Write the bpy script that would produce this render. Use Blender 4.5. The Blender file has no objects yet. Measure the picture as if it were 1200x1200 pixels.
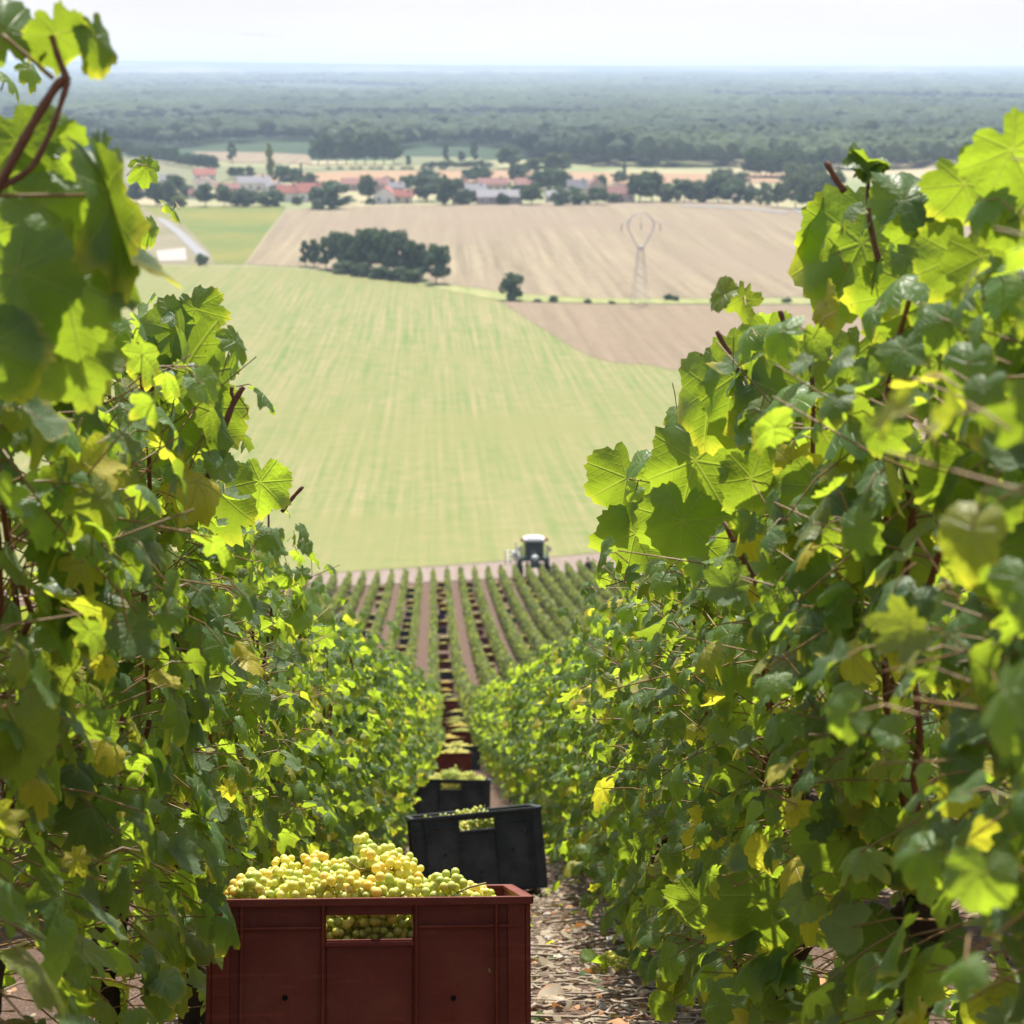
import bpy, bmesh, math, random
import numpy as np
from mathutils import Vector, Matrix, noise as mnoise

rad = math.radians
SC = bpy.context.scene
COL = SC.collection

# ------------------------------------------------------------------ camera
F_PX = 2500.0
PITCH, YAW = rad(11.82), math.atan(96 * math.cos(rad(11.82)) / F_PX)
cam = bpy.data.cameras.new('camera')
cam.sensor_width = 36; cam.lens = 75
cam.clip_start = 0.05; cam.clip_end = 60000
cam.dof.use_dof = True; cam.dof.focus_distance = 4.4; cam.dof.aperture_fstop = 9.0
camo = bpy.data.objects.new('camera', cam)
camo.rotation_euler = (rad(90) - PITCH, 0, -YAW)
COL.objects.link(camo); SC.camera = camo

# ------------------------------------------------------------------ sky, sun, exposure
SUN_EL, SUN_AZ = rad(60), rad(3)          # azimuth measured to the right of the row direction (+y)
w = bpy.data.worlds.new('World'); SC.world = w; w.use_nodes = True
nt = w.node_tree
bg = nt.nodes['Background']
sky = nt.nodes.new('ShaderNodeTexSky'); sky.sky_type = 'NISHITA'; sky.sun_disc = False
sky.sun_elevation = SUN_EL; sky.sun_rotation = SUN_AZ
sky.air_density = 1.0; sky.dust_density = 2.0; sky.ozone_density = 1.0; sky.altitude = 200
# thin bright summer cloud veil low over the horizon
tc = nt.nodes.new('ShaderNodeTexCoord'); sx_ = nt.nodes.new('ShaderNodeSeparateXYZ'); nt.links.new(tc.outputs['Generated'], sx_.inputs[0])
cn = nt.nodes.new('ShaderNodeTexNoise'); cn.inputs['Scale'].default_value = 3.0; cn.inputs['Detail'].default_value = 5
mp = nt.nodes.new('ShaderNodeMapping'); mp.inputs['Scale'].default_value = (1, 1, 5); nt.links.new(tc.outputs['Generated'], mp.inputs[0]); nt.links.new(mp.outputs[0], cn.inputs['Vector'])
mr = nt.nodes.new('ShaderNodeMapRange'); nt.links.new(sx_.outputs[2], mr.inputs[0]); mr.inputs[1].default_value = .05; mr.inputs[2].default_value = .55; mr.inputs[3].default_value = 1; mr.inputs[4].default_value = .15
ad = nt.nodes.new('ShaderNodeMath'); ad.operation = 'MULTIPLY_ADD'; ad.use_clamp = True; nt.links.new(cn.outputs[0], ad.inputs[0]); ad.inputs[1].default_value = .25; nt.links.new(mr.outputs[0], ad.inputs[2])
mixw = nt.nodes.new('ShaderNodeMix'); mixw.data_type = 'RGBA'; nt.links.new(ad.outputs[0], mixw.inputs[0]); nt.links.new(sky.outputs[0], mixw.inputs[6]); 
vr = nt.nodes.new('ShaderNodeMapRange'); nt.links.new(cn.outputs[0], vr.inputs[0]); vr.inputs[1].default_value = .35; vr.inputs[2].default_value = .65; vr.inputs[3].default_value = 3.65; vr.inputs[4].default_value = 4.1
cb = nt.nodes.new('ShaderNodeCombineColor'); [nt.links.new(vr.outputs[0], cb.inputs[i]) for i in (1, 2)]
vm = nt.nodes.new('ShaderNodeMath'); vm.operation = 'MULTIPLY'; nt.links.new(vr.outputs[0], vm.inputs[0]); vm.inputs[1].default_value = 1.035; nt.links.new(vm.outputs[0], cb.inputs[0])
nt.links.new(cb.outputs[0], mixw.inputs[7])
nt.links.new(mixw.outputs[2], bg.inputs[0]); bg.inputs[1].default_value = 0.135
sl = bpy.data.lights.new('sun', 'SUN'); sl.energy = 5.0; sl.angle = rad(0.6); sl.color = (1.0, 0.95, 0.86)
so = bpy.data.objects.new('sun', sl); COL.objects.link(so)
sdir = Vector((math.sin(SUN_AZ) * math.cos(SUN_EL), math.cos(SUN_AZ) * math.cos(SUN_EL), math.sin(SUN_EL)))
so.rotation_euler = sdir.to_track_quat('Z', 'Y').to_euler(); so.location = sdir * 60
SC.view_settings.view_transform = 'Standard'; SC.view_settings.look = 'None'
SC.view_settings.exposure = 0.88; SC.view_settings.gamma = 1.0
SC.render.engine = 'CYCLES'
cy = SC.cycles
cy.max_bounces = 10; cy.diffuse_bounces = 7; cy.glossy_bounces = 2; cy.transmission_bounces = 8
cy.volume_bounces = 0; cy.transparent_max_bounces = 6; cy.caustics_reflective = False; cy.caustics_refractive = False
cy.sample_clamp_indirect = 6
cy.use_denoising = True

# ------------------------------------------------------------------ helpers
ORD = ['first', 'second', 'third', 'fourth', 'fifth', 'sixth', 'seventh', 'eighth', 'ninth', 'tenth', 'eleventh', 'twelfth',
       'thirteenth', 'fourteenth', 'fifteenth', 'sixteenth', 'seventeenth', 'eighteenth', 'nineteenth', 'twentieth']
def ordw(i):
    if i < 20: return ORD[i]
    tens = {2: 'twenty', 3: 'thirty', 4: 'forty', 5: 'fifty', 6: 'sixty', 7: 'seventy', 8: 'eighty', 9: 'ninety'}
    flat = {2: 'twentieth', 3: 'thirtieth', 4: 'fortieth', 5: 'fiftieth', 6: 'sixtieth', 7: 'seventieth', 8: 'eightieth', 9: 'ninetieth'}
    n = i + 1
    return flat[n // 10] if n % 10 == 0 else tens[n // 10] + '-' + ORD[n % 10 - 1]

def tag(o, label=None, cat=None, group=None, kind=None):
    if label: o['label'] = label
    if cat: o['category'] = cat
    if group: o['group'] = group
    if kind: o['kind'] = kind
    return o
def empty(name, loc, rot=(0, 0, 0)):
    o = bpy.data.objects.new(name, None); COL.objects.link(o)
    o.location = loc; o.rotation_euler = rot; o.empty_display_size = 0.1
    return o
def link(name, me, mats, parent=None):
    o = bpy.data.objects.new(name, me); COL.objects.link(o)
    if not isinstance(mats, (list, tuple)): mats = [mats]
    if len(me.materials) == 0:
        for m in mats: me.materials.append(m)
    if parent: o.parent = parent
    return o
def copy_tree(o, parent=None):
    c = o.copy(); COL.objects.link(c)
    if parent: c.parent = parent
    for ch in list(o.children): copy_tree(ch, c)
    return c
def np_mesh(name, V, loops, starts, attrs=None, smooth=True, mat_idx=None):
    me = bpy.data.meshes.new(name)
    V = np.asarray(V, np.float32); loops = np.asarray(loops, np.int32); starts = np.asarray(starts, np.int32)
    me.vertices.add(len(V)); me.vertices.foreach_set('co', V.ravel())
    me.loops.add(len(loops)); me.loops.foreach_set('vertex_index', loops)
    me.polygons.add(len(starts)); me.polygons.foreach_set('loop_start', starts)
    if mat_idx is not None: me.polygons.foreach_set('material_index', np.asarray(mat_idx, np.int32))
    me.update(calc_edges=True); me.validate()
    for k, a in (attrs or {}).items():
        a = np.asarray(a, np.float32)
        if a.ndim == 1:
            at = me.attributes.new(k, 'FLOAT', 'POINT'); at.data.foreach_set('value', a)
        else:
            at = me.attributes.new(k, 'FLOAT_VECTOR', 'POINT'); at.data.foreach_set('vector', a.ravel())
    me.polygons.foreach_set('use_smooth', np.full(len(starts), smooth, bool))
    return me

class Geo:
    """collects verts + polygons, with point attributes, to be linked as ONE mesh"""
    def __init__(s): s.V = []; s.L = []; s.S = []; s.M = []; s.A = {}; s.n = 0; s.nl = 0
    def add(s, V, faces, attrs=None, mat=0):
        V = np.asarray(V, float).reshape(-1, 3)
        for f in faces:
            s.S.append(s.nl); s.L.extend(int(i) + s.n for i in f); s.nl += len(f); s.M.append(mat)
        s.V.append(V); s._at(attrs, len(V)); s.n += len(V)
    def add_raw(s, V, loops, starts, attrs=None, mat=0):
        s.V.append(V); s.L.extend((np.asarray(loops) + s.n).tolist()); s.S.extend((np.asarray(starts) + s.nl).tolist())
        s.M.extend([mat] * len(starts)); s._at(attrs, len(V)); s.n += len(V); s.nl += len(loops)
    def _at(s, attrs, n):
        attrs = attrs or {}
        for k in set(s.A) | set(attrs):
            if k not in s.A:
                dim = np.asarray(attrs[k]).ndim
                s.A[k] = [np.zeros((s.n, 3)) if dim == 2 else np.zeros(s.n)] if s.n else []
            v = attrs.get(k)
            if v is None:
                d3 = s.A[k] and s.A[k][0].ndim == 2
                v = np.zeros((n, 3)) if d3 else np.zeros(n)
            v = np.asarray(v, float)
            if v.ndim == 0: v = np.full(n, float(v))
            s.A[k].append(v)
    def mesh(s, name, smooth=True):
        return np_mesh(name, np.concatenate(s.V), s.L, s.S, {k: np.concatenate(v) for k, v in s.A.items()}, smooth, s.M)
    def box(s, x0, x1, y0, y1, z0, z1, mat=0, M=None, attrs=None):
        V = np.array([(x, y, z) for z in (z0, z1) for y in (y0, y1) for x in (x0, x1)], float)
        if M is not None: V = V @ np.array(M.to_3x3()).T + np.array(M.translation)
        s.add(V, [(0, 2, 3, 1), (4, 5, 7, 6), (0, 1, 5, 4), (2, 6, 7, 3), (0, 4, 6, 2), (1, 3, 7, 5)], attrs, mat)
    def tube(s, pts, radii, n=6, mat=0, attrs=None, cap=True):
        pts = np.asarray(pts, float); k = len(pts)
        radii = np.full(k, radii) if np.isscalar(radii) else np.asarray(radii, float)
        t = np.gradient(pts, axis=0); t /= np.linalg.norm(t, axis=1)[:, None] + 1e-9
        ref = np.array([0.31, 0.17, 0.93]) if abs(t[0][2]) < .9 else np.array([1., .2, 0])
        a = np.cross(t, ref); a /= np.linalg.norm(a, axis=1)[:, None] + 1e-9
        b = np.cross(t, a)
        ang = np.arange(n) * 2 * math.pi / n
        V = pts[:, None, :] + radii[:, None, None] * (np.cos(ang)[None, :, None] * a[:, None, :] + np.sin(ang)[None, :, None] * b[:, None, :])
        F = [(i * n + j, i * n + (j + 1) % n, (i + 1) * n + (j + 1) % n, (i + 1) * n + j) for i in range(k - 1) for j in range(n)]
        if cap: F += [tuple(range(n))[::-1], tuple((k - 1) * n + j for j in range(n))]
        s.add(V.reshape(-1, 3), F, attrs, mat)
    def bar(s, a, b, r, mat=0, n=4): s.tube([a, b], r, n, mat)

# ---- camera rays (only used to find where on the ground a thing of the photo stands)
_Fw = np.array([math.sin(YAW) * math.cos(PITCH), math.cos(YAW) * math.cos(PITCH), -math.sin(PITCH)])
_Rt = np.array([math.cos(YAW), -math.sin(YAW), 0.0])
_Up = np.cross(_Rt, _Fw)
def ray(u, v): return _Fw + _Rt * ((u - 600) / F_PX) + _Up * ((600 - v) / F_PX)
def at(u, v, z): return ray(u, v) * z

# ------------------------------------------------------------------ terrain height
_P = np.array([(-60, -19.7), (-30, -9.55), (0, .65), (3.6, 1.86), (9, 3.66), (15.3, 5.65), (40, 13.2), (60, 19.0), (85, 25.5), (115, 31.8), (150, 38.0),
               (178, 42.3), (200, 44.5), (250, 47.9), (350, 51.6), (450, 53.5), (560, 54.5), (700, 54.8), (1000, 55.3), (1500, 55.5),
               (3000, 55), (5500, 50), (8000, 33), (10500, 8), (12500, 0), (14500, 20), (30000, 160)], float)
_T = np.zeros(len(_P)); _d = np.diff(_P[:, 1]) / np.diff(_P[:, 0])
for i in range(1, len(_P) - 1):
    h0, h1 = _P[i, 0] - _P[i - 1, 0], _P[i + 1, 0] - _P[i, 0]
    _T[i] = (_d[i - 1] * h1 + _d[i] * h0) / (h0 + h1) if _d[i - 1] * _d[i] > 0 else 0
_T[0] = _d[0]; _T[-1] = _d[-1]
def H(x, y):
    x = np.asarray(x, float); y = np.asarray(y, float)
    i = np.clip(np.searchsorted(_P[:, 0], y) - 1, 0, len(_P) - 2)
    h = _P[i + 1, 0] - _P[i, 0]; t = (y - _P[i, 0]) / h
    d = ((2 * t**3 - 3 * t**2 + 1) * _P[i, 1] + (t**3 - 2 * t**2 + t) * h * _T[i] + (-2 * t**3 + 3 * t**2) * _P[i + 1, 1] + (t**3 - t**2) * h * _T[i + 1])
    z = -d
    f = np.clip((y - 9000) / 3500, 0, 1)
    z = z + f * (19 - 19 * np.tanh((x + 900) / 1500))                     # the far ridge climbs to the left
    bump = np.exp(-((x - 120) / 130)**2 - ((y - 790) / 90)**2) * 2.2        # swell of the stubble field
    return z + bump
def ground(u, v, off=0.0, t0=25.0):
    d = ray(u, v); lo = t0; hi = None
    t = t0
    while t < 16000:
        p = d * t
        if p[2] < H(p[0], p[1]): hi = t; break
        lo = t; t *= 1.02
    if hi is None: p = d * 12000; return np.array([p[0], p[1], H(p[0], p[1])])
    for _ in range(40):
        m = (lo + hi) / 2; p = d * m
        if p[2] < H(p[0], p[1]): hi = m
        else: lo = m
    p = d * hi
    return np.array([p[0], p[1], float(H(p[0], p[1])) + off])
def lane(y): return np.interp(y, [-5, 2, 4, 7, 10, 25, 60, 90, 200], [.0, .03, .07, .17, .25, .38, .48, .5, .5])
def half(y): return np.interp(y, [0, 4, 9, 14, 32, 60], [.64, .64, .60, .52, .48, .55])
def rowx(k, y):
    """k=0 the row right of the path, k=-1 the row left of it"""
    return lane(y) + (half(y) + 1.1 * k if k >= 0 else -halfl(y) + 1.1 * (k + 1))
def halfl(y): return np.interp(y, [0, 4, 10, 17, 32], [.66, .69, .69, .66, .55])
def row_end(x): return 167.5 + .45 * (x - 1)

# ------------------------------------------------------------------ materials
def newmat(name):
    m = bpy.data.materials.new(name); m.use_nodes = True
    t = m.node_tree; t.nodes.clear()
    out = t.nodes.new('ShaderNodeOutputMaterial')
    return m, t, out
class N:
    """tiny node helper"""
    def __init__(s, t): s.t = t
    def __call__(s, typ, ins=None, **kw):
        n = s.t.nodes.new(typ)
        for k, v in kw.items(): setattr(n, k, v)
        for k, v in (ins or {}).items():
            if isinstance(v, bpy.types.NodeSocket): s.t.links.new(v, n.inputs[k])
            else: n.inputs[k].default_value = v
        return n
    def m(s, op, a, b=None, c=None, clamp=False):
        n = s.t.nodes.new('ShaderNodeMath'); n.operation = op; n.use_clamp = clamp
        for i, v in enumerate((a, b, c)):
            if v is None: continue
            if isinstance(v, bpy.types.NodeSocket): s.t.links.new(v, n.inputs[i])
            else: n.inputs[i].default_value = v
        return n.outputs[0]
    def mix(s, f, a, b):
        n = s.t.nodes.new('ShaderNodeMix'); n.data_type = 'RGBA'
        for i, v in ((0, f), (6, a), (7, b)):
            if isinstance(v, bpy.types.NodeSocket): s.t.links.new(v, n.inputs[i])
            else: n.inputs[i].default_value = v if i == 0 else (*v[:3], 1)
        return n.outputs[2]
    def noise(s, scale, vec=None, detail=4, rough=.55, out=0):
        n = s.t.nodes.new('ShaderNodeTexNoise'); n.inputs['Scale'].default_value = scale
        n.inputs['Detail'].default_value = detail; n.inputs['Roughness'].default_value = rough
        if vec is not None: s.t.links.new(vec, n.inputs['Vector'])
        return n.outputs[out]
    def ramp(s, f, lo, hi):
        n = s.t.nodes.new('ShaderNodeMapRange'); n.clamp = True
        s.t.links.new(f, n.inputs[0]); n.inputs[1].default_value = lo; n.inputs[2].default_value = hi
        return n.outputs[0]
    def attr(s, name, out='Fac'):
        n = s.t.nodes.new('ShaderNodeAttribute'); n.attribute_name = name
        return n.outputs[out]
    def pos(s): return s.t.nodes.new('ShaderNodeNewGeometry').outputs['Position']
    def obj(s): return s.t.nodes.new('ShaderNodeTexCoord').outputs['Object']
    def scale(s, vec, sx, sy, sz, rot=0):
        n = s.t.nodes.new('ShaderNodeMapping'); s.t.links.new(vec, n.inputs[0])
        n.inputs['Scale'].default_value = (sx, sy, sz); n.inputs['Rotation'].default_value = (0, 0, rot)
        return n.outputs[0]
    def bsdf(s, col, rough=.7, spec=.3, normal=None, **kw):
        n = s.t.nodes.new('ShaderNodeBsdfPrincipled')
        if isinstance(col, bpy.types.NodeSocket): s.t.links.new(col, n.inputs['Base Color'])
        else: n.inputs['Base Color'].default_value = (*col[:3], 1)
        if isinstance(rough, bpy.types.NodeSocket): s.t.links.new(rough, n.inputs['Roughness'])
        else: n.inputs['Roughness'].default_value = rough
        n.inputs['Specular IOR Level'].default_value = spec
        if normal is not None: s.t.links.new(normal, n.inputs['Normal'])
        for k, v in kw.items(): n.inputs[k].default_value = v
        return n
    def bump(s, h, strength=.3, dist=.01):
        n = s.t.nodes.new('ShaderNodeBump'); n.inputs['Strength'].default_value = strength; n.inputs['Distance'].default_value = dist
        s.t.links.new(h, n.inputs['Height']); return n.outputs[0]
def simple(name, col, rough=.7, spec=.3, var=.25, scale=6.0, metallic=0.0, bump=0.0):
    m, t, out = newmat(name); n = N(t)
    f = n.noise(scale, n.obj(), 5)
    c = n.mix(f, tuple(v * (1 - var) for v in col), tuple(min(1, v * (1 + var)) for v in col))
    b = n.bsdf(c, rough, spec, n.bump(f, bump, .02) if bump else None, Metallic=metallic)
    t.links.new(b.outputs[0], out.inputs[0]); return m

def leaf_material(name, top, under, trans, yellow, tmix=.42, veins=True, rough=.42):
    m, t, out = newmat(name); n = N(t)
    lr = n.attr('lr')
    uv = n.attr('luv', 'Vector')
    sep = n('ShaderNodeSeparateXYZ', {0: uv})
    x, y = sep.outputs[0], sep.outputs[1]
    r = n.m('SQRT', n.m('ADD', n.m('MULTIPLY', x, x), n.m('MULTIPLY', y, y)))
    nz = n.noise(3.0, n.scale(uv, 1, 1, 1), 4)
    # per leaf tone: dark / mid / yellowing
    tone = n.m('FRACT', n.m('MULTIPLY', lr, 7.31))
    topc = n.mix(tone, tuple(v * .6 for v in top), tuple(v * 1.35 for v in top))
    trc = n.mix(tone, tuple(v * .5 for v in trans), tuple(v * 1.25 for v in trans))
    mot = n.noise(1.6, uv, 3)
    topc = n.mix(n.ramp(mot, .35, .7), tuple(v * .8 for v in top), topc)
    trc = n.mix(n.m('MULTIPLY', n.ramp(mot, .38, .62), .35), trc, tuple(v * .45 for v in trans))
    yl = n.ramp(lr, .80, 1.0)
    edge = n.m('MULTIPLY', n.ramp(n.m('ADD', r, n.m('MULTIPLY', nz, .5)), .95, 1.35), n.ramp(n.m('FRACT', n.m('MULTIPLY', lr, 13.7)), .45, .9))
    yf = n.m('MAXIMUM', yl, edge)
    topc = n.mix(yf, topc, yellow); trc = n.mix(yf, trc, tuple(min(.75, v * 1.5) for v in yellow))
    bump = None
    if veins:
        ang = n.m('ARCTAN2', x, y)
        k = rad(50)
        aa = n.m('ABSOLUTE', n.m('SUBTRACT', n.m('FLOORED_MODULO', n.m('ADD', ang, k / 2), k), k / 2))
        ac = n.m('MULTIPLY', r, n.m('SINE', aa)); al = n.m('MULTIPLY', r, n.m('COSINE', aa))
        main = n.m('SUBTRACT', 1.0, n.ramp(n.m('ADD', ac, n.m('MULTIPLY', r, .010)), .010, .028))
        st = n.m('ABSOLUTE', n.m('SUBTRACT', n.m('FRACT', n.m('MULTIPLY', n.m('SUBTRACT', al, n.m('MULTIPLY', ac, .75)), 6.5)), .5))
        sec = n.m('MULTIPLY', n.m('SUBTRACT', 1.0, n.ramp(st, .03, .10)), .32)
        vein = n.m('MAXIMUM', main, sec)
        vein = n.m('MULTIPLY', vein, n.ramp(r, 1.1, .75))
        topc = n.mix(n.m('MULTIPLY', vein, .5), topc, (.30, .34, .10))
        trc = n.mix(n.m('MULTIPLY', vein, .3), trc, (.40, .42, .08))
        spots = n.m('MULTIPLY', n.ramp(n.noise(9.0, uv, 2), .66, .72), n.ramp(n.m('FRACT', n.m('MULTIPLY', lr, 29.3)), .6, .7))
        topc = n.mix(spots, topc, (.16, .09, .03)); trc = n.mix(spots, trc, (.12, .06, .02))
        bump = n.bump(n.m('ADD', n.m('MULTIPLY', vein, -.7), n.m('MULTIPLY', n.noise(7.0, uv, 2), .8)), .55, .004)
    geo = n('ShaderNodeNewGeometry')
    col = n.mix(geo.outputs['Backfacing'], topc, n.mix(yf, under, yellow))
    ro = n.m('ADD', n.m('MULTIPLY', geo.outputs['Backfacing'], .3), n.m('ADD', rough - .08, n.m('MULTIPLY', nz, .16)))
    b = n.bsdf(col, ro, .45, bump)
    tr = n('ShaderNodeBsdfTranslucent', {0: trc})
    if bump is not None: t.links.new(bump, tr.inputs['Normal'])
    mx = n('ShaderNodeMixShader', {0: tmix, 1: b.outputs[0], 2: tr.outputs[0]})
    t.links.new(mx.outputs[0], out.inputs[0]); return m

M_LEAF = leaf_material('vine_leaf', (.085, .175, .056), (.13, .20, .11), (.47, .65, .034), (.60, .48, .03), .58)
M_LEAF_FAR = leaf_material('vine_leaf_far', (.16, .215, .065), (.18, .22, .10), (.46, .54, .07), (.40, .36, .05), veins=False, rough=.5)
M_PETIOLE = simple('petiole', (.24, .14, .05), .5, .4, .35, 20)
M_CANE = simple('cane_bark', (.16, .065, .035), .6, .3, .45, 40, bump=.3)
M_TRUNK = simple('vine_trunk_bark', (.055, .038, .028), .9, .1, .5, 30, bump=.8)

def berry_material():
    m, t, out = newmat('grape_skin'); n = N(t)
    oi = t.nodes.new('ShaderNodeObjectInfo').outputs['Random']
    lr = n.m('ADD', n.attr('lr'), n.m('MULTIPLY_ADD', oi, .56, -.26))
    c = n.mix(n.ramp(lr, 0, .5), (.50, .59, .15), (.82, .78, .22))
    c = n.mix(n.ramp(lr, .5, 1), c, (.84, .64, .16))
    bl = n.noise(60, n.obj(), 3)
    c = n.mix(n.m('MULTIPLY', n.ramp(bl, .52, .8), .5), c, (.78, .76, .40))
    sp = n.ramp(n.noise(260, n.obj(), 1), .70, .76)
    c = n.mix(n.m('MULTIPLY', sp, .3), c, (.35, .22, .05))
    b = n.bsdf(c, .32, .5, None)
    b.inputs['Subsurface Weight'].default_value = .75; b.inputs['Subsurface Radius'].default_value = (1, .8, .25)
    b.inputs['Subsurface Scale'].default_value = .008
    tr = n('ShaderNodeBsdfTranslucent', {0: c})
    mx = n('ShaderNodeMixShader', {0: .32, 1: b.outputs[0], 2: tr.outputs[0]})
    t.links.new(mx.outputs[0], out.inputs[0]); return m
M_BERRY = berry_material()
M_BSTEM = simple('grape_stem', (.25, .20, .06), .6, .3, .3, 50)

def plastic(name, col, dust):
    m, t, out = newmat(name); n = N(t)
    o = n.obj(); f = n.noise(9, o, 6, .65); g = n.noise(90, o, 3)
    c = n.mix(n.ramp(f, .3, .75), tuple(v * .8 for v in col), tuple(v * 1.2 for v in col))
    d = n.m('MULTIPLY', n.ramp(n.m('ADD', f, n.m('MULTIPLY', g, .35)), .62, 1.0), .5)
    c = n.mix(d, c, dust)
    sc = n.ramp(n.noise(6, n.scale(o, 1, 1, 14), 4), .60, .66)
    c = n.mix(n.m('MULTIPLY', sc, .22), c, tuple(min(1, v * 2.2 + .03) for v in col))
    b = n.bsdf(c, n.m('ADD', .36, n.m('MULTIPLY', f, .25)), .3, n.bump(g, .12, .004))
    t.links.new(b.outputs[0], out.inputs[0]); return m
M_RED = plastic('dark_red_plastic', (.14, .017, .008), (.15, .065, .045))
M_BLACK = plastic('charcoal_plastic', (.028, .033, .046), (.12, .12, .12))
M_GREYP = plastic('grey_plastic', (.20, .22, .25), (.3, .3, .28))
M_BLUEP = plastic('pale_blue_plastic', (.30, .42, .55), (.4, .4, .4))

# ------------------------------------------------------------------ ground sheets
def field_mat(name, a, b, across, along, ang, c=None, patch=.012, contrast=(.35, .65), fine=.9):
    """striped field: a,b stripe colours; ang = direction of the working lines"""
    m, t, out = newmat(name); n = N(t)
    p = n.pos()
    s1 = n.noise(1.0, n.scale(p, across, along, 0, ang), 3, .6)
    s2 = n.noise(1.0, n.scale(p, across * 4, along * 3, 0, ang), 2, .6)
    pt = n.noise(patch, p, 4, .6)
    fi = n.noise(fine, p, 4, .7)
    f = n.m('ADD', n.m('MULTIPLY', s1, .45), n.m('ADD', n.m('MULTIPLY', s2, .2), n.m('MULTIPLY', fi, .35)))
    col = n.mix(n.ramp(f, *contrast), a, b)
    if c: col = n.mix(n.ramp(pt, .38, .66), col, c)
    bs = n.bsdf(col, .95, .05)
    t.links.new(bs.outputs[0], out.inputs[0]); return m

def sheet(name, px, mat, off, cuts=4, world=None):
    pts = world if world is not None else [ground(u, v)[:2] for u, v in px]
    bm = bmesh.new()
    vs = [bm.verts.new((p[0], p[1], 0)) for p in pts]
    es = [bm.edges.new((vs[i], vs[(i + 1) % len(vs)])) for i in range(len(vs))]
    bmesh.ops.triangle_fill(bm, edges=es, use_beauty=True)
    for _ in range(cuts): bmesh.ops.subdivide_edges(bm, edges=bm.edges[:], cuts=1, use_grid_fill=True)
    for v in bm.verts: v.co.z = float(H(v.co.x, v.co.y)) + off
    bmesh.ops.recalc_face_normals(bm, faces=bm.faces[:])
    if bm.faces and sum(f.normal.z for f in bm.faces) < 0: bmesh.ops.reverse_faces(bm, faces=bm.faces[:])
    me = bpy.data.meshes.new(name); bm.to_mesh(me); bm.free()
    return tag(link(name, me, mat), kind='structure')

def build_terrain():
    ys = np.concatenate([np.arange(-25, 30, .5), np.geomspace(30, 15000, 260)])
    xs = np.linspace(-1, 1, 81); xs = np.sign(xs) * np.abs(xs)**1.4
    Y, S = np.meshgrid(ys, xs, indexing='ij')
    X = S * (25 + .75 * np.maximum(Y, 0)) + .04 * np.maximum(Y, 0)
    Z = H(X, Y)
    V = np.stack([X, Y, Z], -1).reshape(-1, 3)
    a, b = Y.shape
    i = np.arange(a - 1)[:, None] * b + np.arange(b - 1)[None, :]
    q = np.stack([i, i + 1, i + b + 1, i + b], -1).reshape(-1, 4)
    me = np_mesh('ground', V, q.ravel(), np.arange(len(q)) * 4)
    m, t, out = newmat('ground_soil_and_far_country'); n = N(t)
    p = n.pos(); sy = n('ShaderNodeSeparateXYZ', {0: p}).outputs[1]
    # vineyard soil: red brown, chalk crumbs, dry litter
    f = n.noise(1.3, p, 6, .7); g = n.noise(38, p, 4, .7); h = n.noise(170, p, 2)
    soil = n.mix(f, (.085, .050, .036), (.145, .092, .068))
    soil = n.mix(n.ramp(g, .5, .75), soil, (.20, .145, .112))
    soil = n.mix(n.ramp(h, .60, .70), soil, (.46, .40, .33))
    soil = n.mix(n.ramp(h, .40, .30), soil, (.055, .040, .030))
    # country behind: meadows, then woods and tilled strips towards the ridge
    q1 = n.noise(1, n.scale(p, .012, .004, 0), 4)
    mead = n.mix(n.ramp(q1, .4, .6), (.17, .20, .09), (.33, .28, .17))
    q2 = n.noise(1, n.scale(p, .0011, .00042, 0, .1), 6, .65)
    wood = n.mix(n.noise(.02, p, 5), (.022, .045, .022), (.045, .075, .032))
    far = n.mix(n.ramp(q2, .50, .56), wood, (.17, .155, .10))
    col = n.mix(n.ramp(sy, 192, 196), soil, mead)
    col = n.mix(n.ramp(sy, 1280, 1300), col, far)
    b_ = n.bsdf(col, .95, .1, n.bump(n.m('ADD', g, h), .7, .03))
    t.links.new(b_.outputs[0], out.inputs[0])
    tag(link('ground', me, m), kind='structure')
build_terrain()

ANG = rad(-4.5)
M_GREEN = field_mat('young_crop', (.098, .162, .042), (.275, .225, .12), 1.3, .012, ANG, (.185, .19, .073), .012, (.38, .62), .35)
M_TAN = field_mat('stubble', (.15, .12, .078), (.285, .235, .152), .30, .005, rad(4), (.215, .168, .12), .009, (.38, .62), .4)
M_TAN2 = field_mat('stubble_near', (.15, .113, .076), (.245, .192, .13), .36, .006, rad(-20), (.205, .158, .105), .012, (.36, .64), .5)
M_YGREEN = field_mat('yellow_green_meadow', (.075, .13, .04), (.16, .17, .05), .05, .02, ANG, (.20, .18, .05), .014, (.35, .65), .2)
M_SAND = field_mat('dry_grass', (.19, .16, .11), (.26, .225, .165), .04, .04, 0, (.17, .16, .09), .02, (.35, .65), .2)
M_CHALK = simple('chalk_gravel', (.34, .31, .28), .95, .05, .12, .8)
M_ORANGE = field_mat('ripe_tilled_strip', (.27, .17, .10), (.31, .215, .135), .02, .003, 0, None, .01, (.3, .7), .1)
M_PALEG = field_mat('pale_meadow', (.14, .15, .085), (.215, .19, .125), .02, .004, 0, (.16, .175, .09), .006, (.35, .65), .1)
M_ROAD = simple('pale_road_surface', (.23, .23, .23), .9, .1, .1, .5)
M_TRACK = field_mat('chalk_track', (.19, .145, .12), (.25, .205, .17), 1.5, .05, rad(90), None, .05, (.35, .65), 1.2)
M_VERGE = field_mat('grass_verge', (.17, .20, .07), (.30, .29, .13), .3, .02, rad(90), None, .05, (.35, .65), .4)

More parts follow.
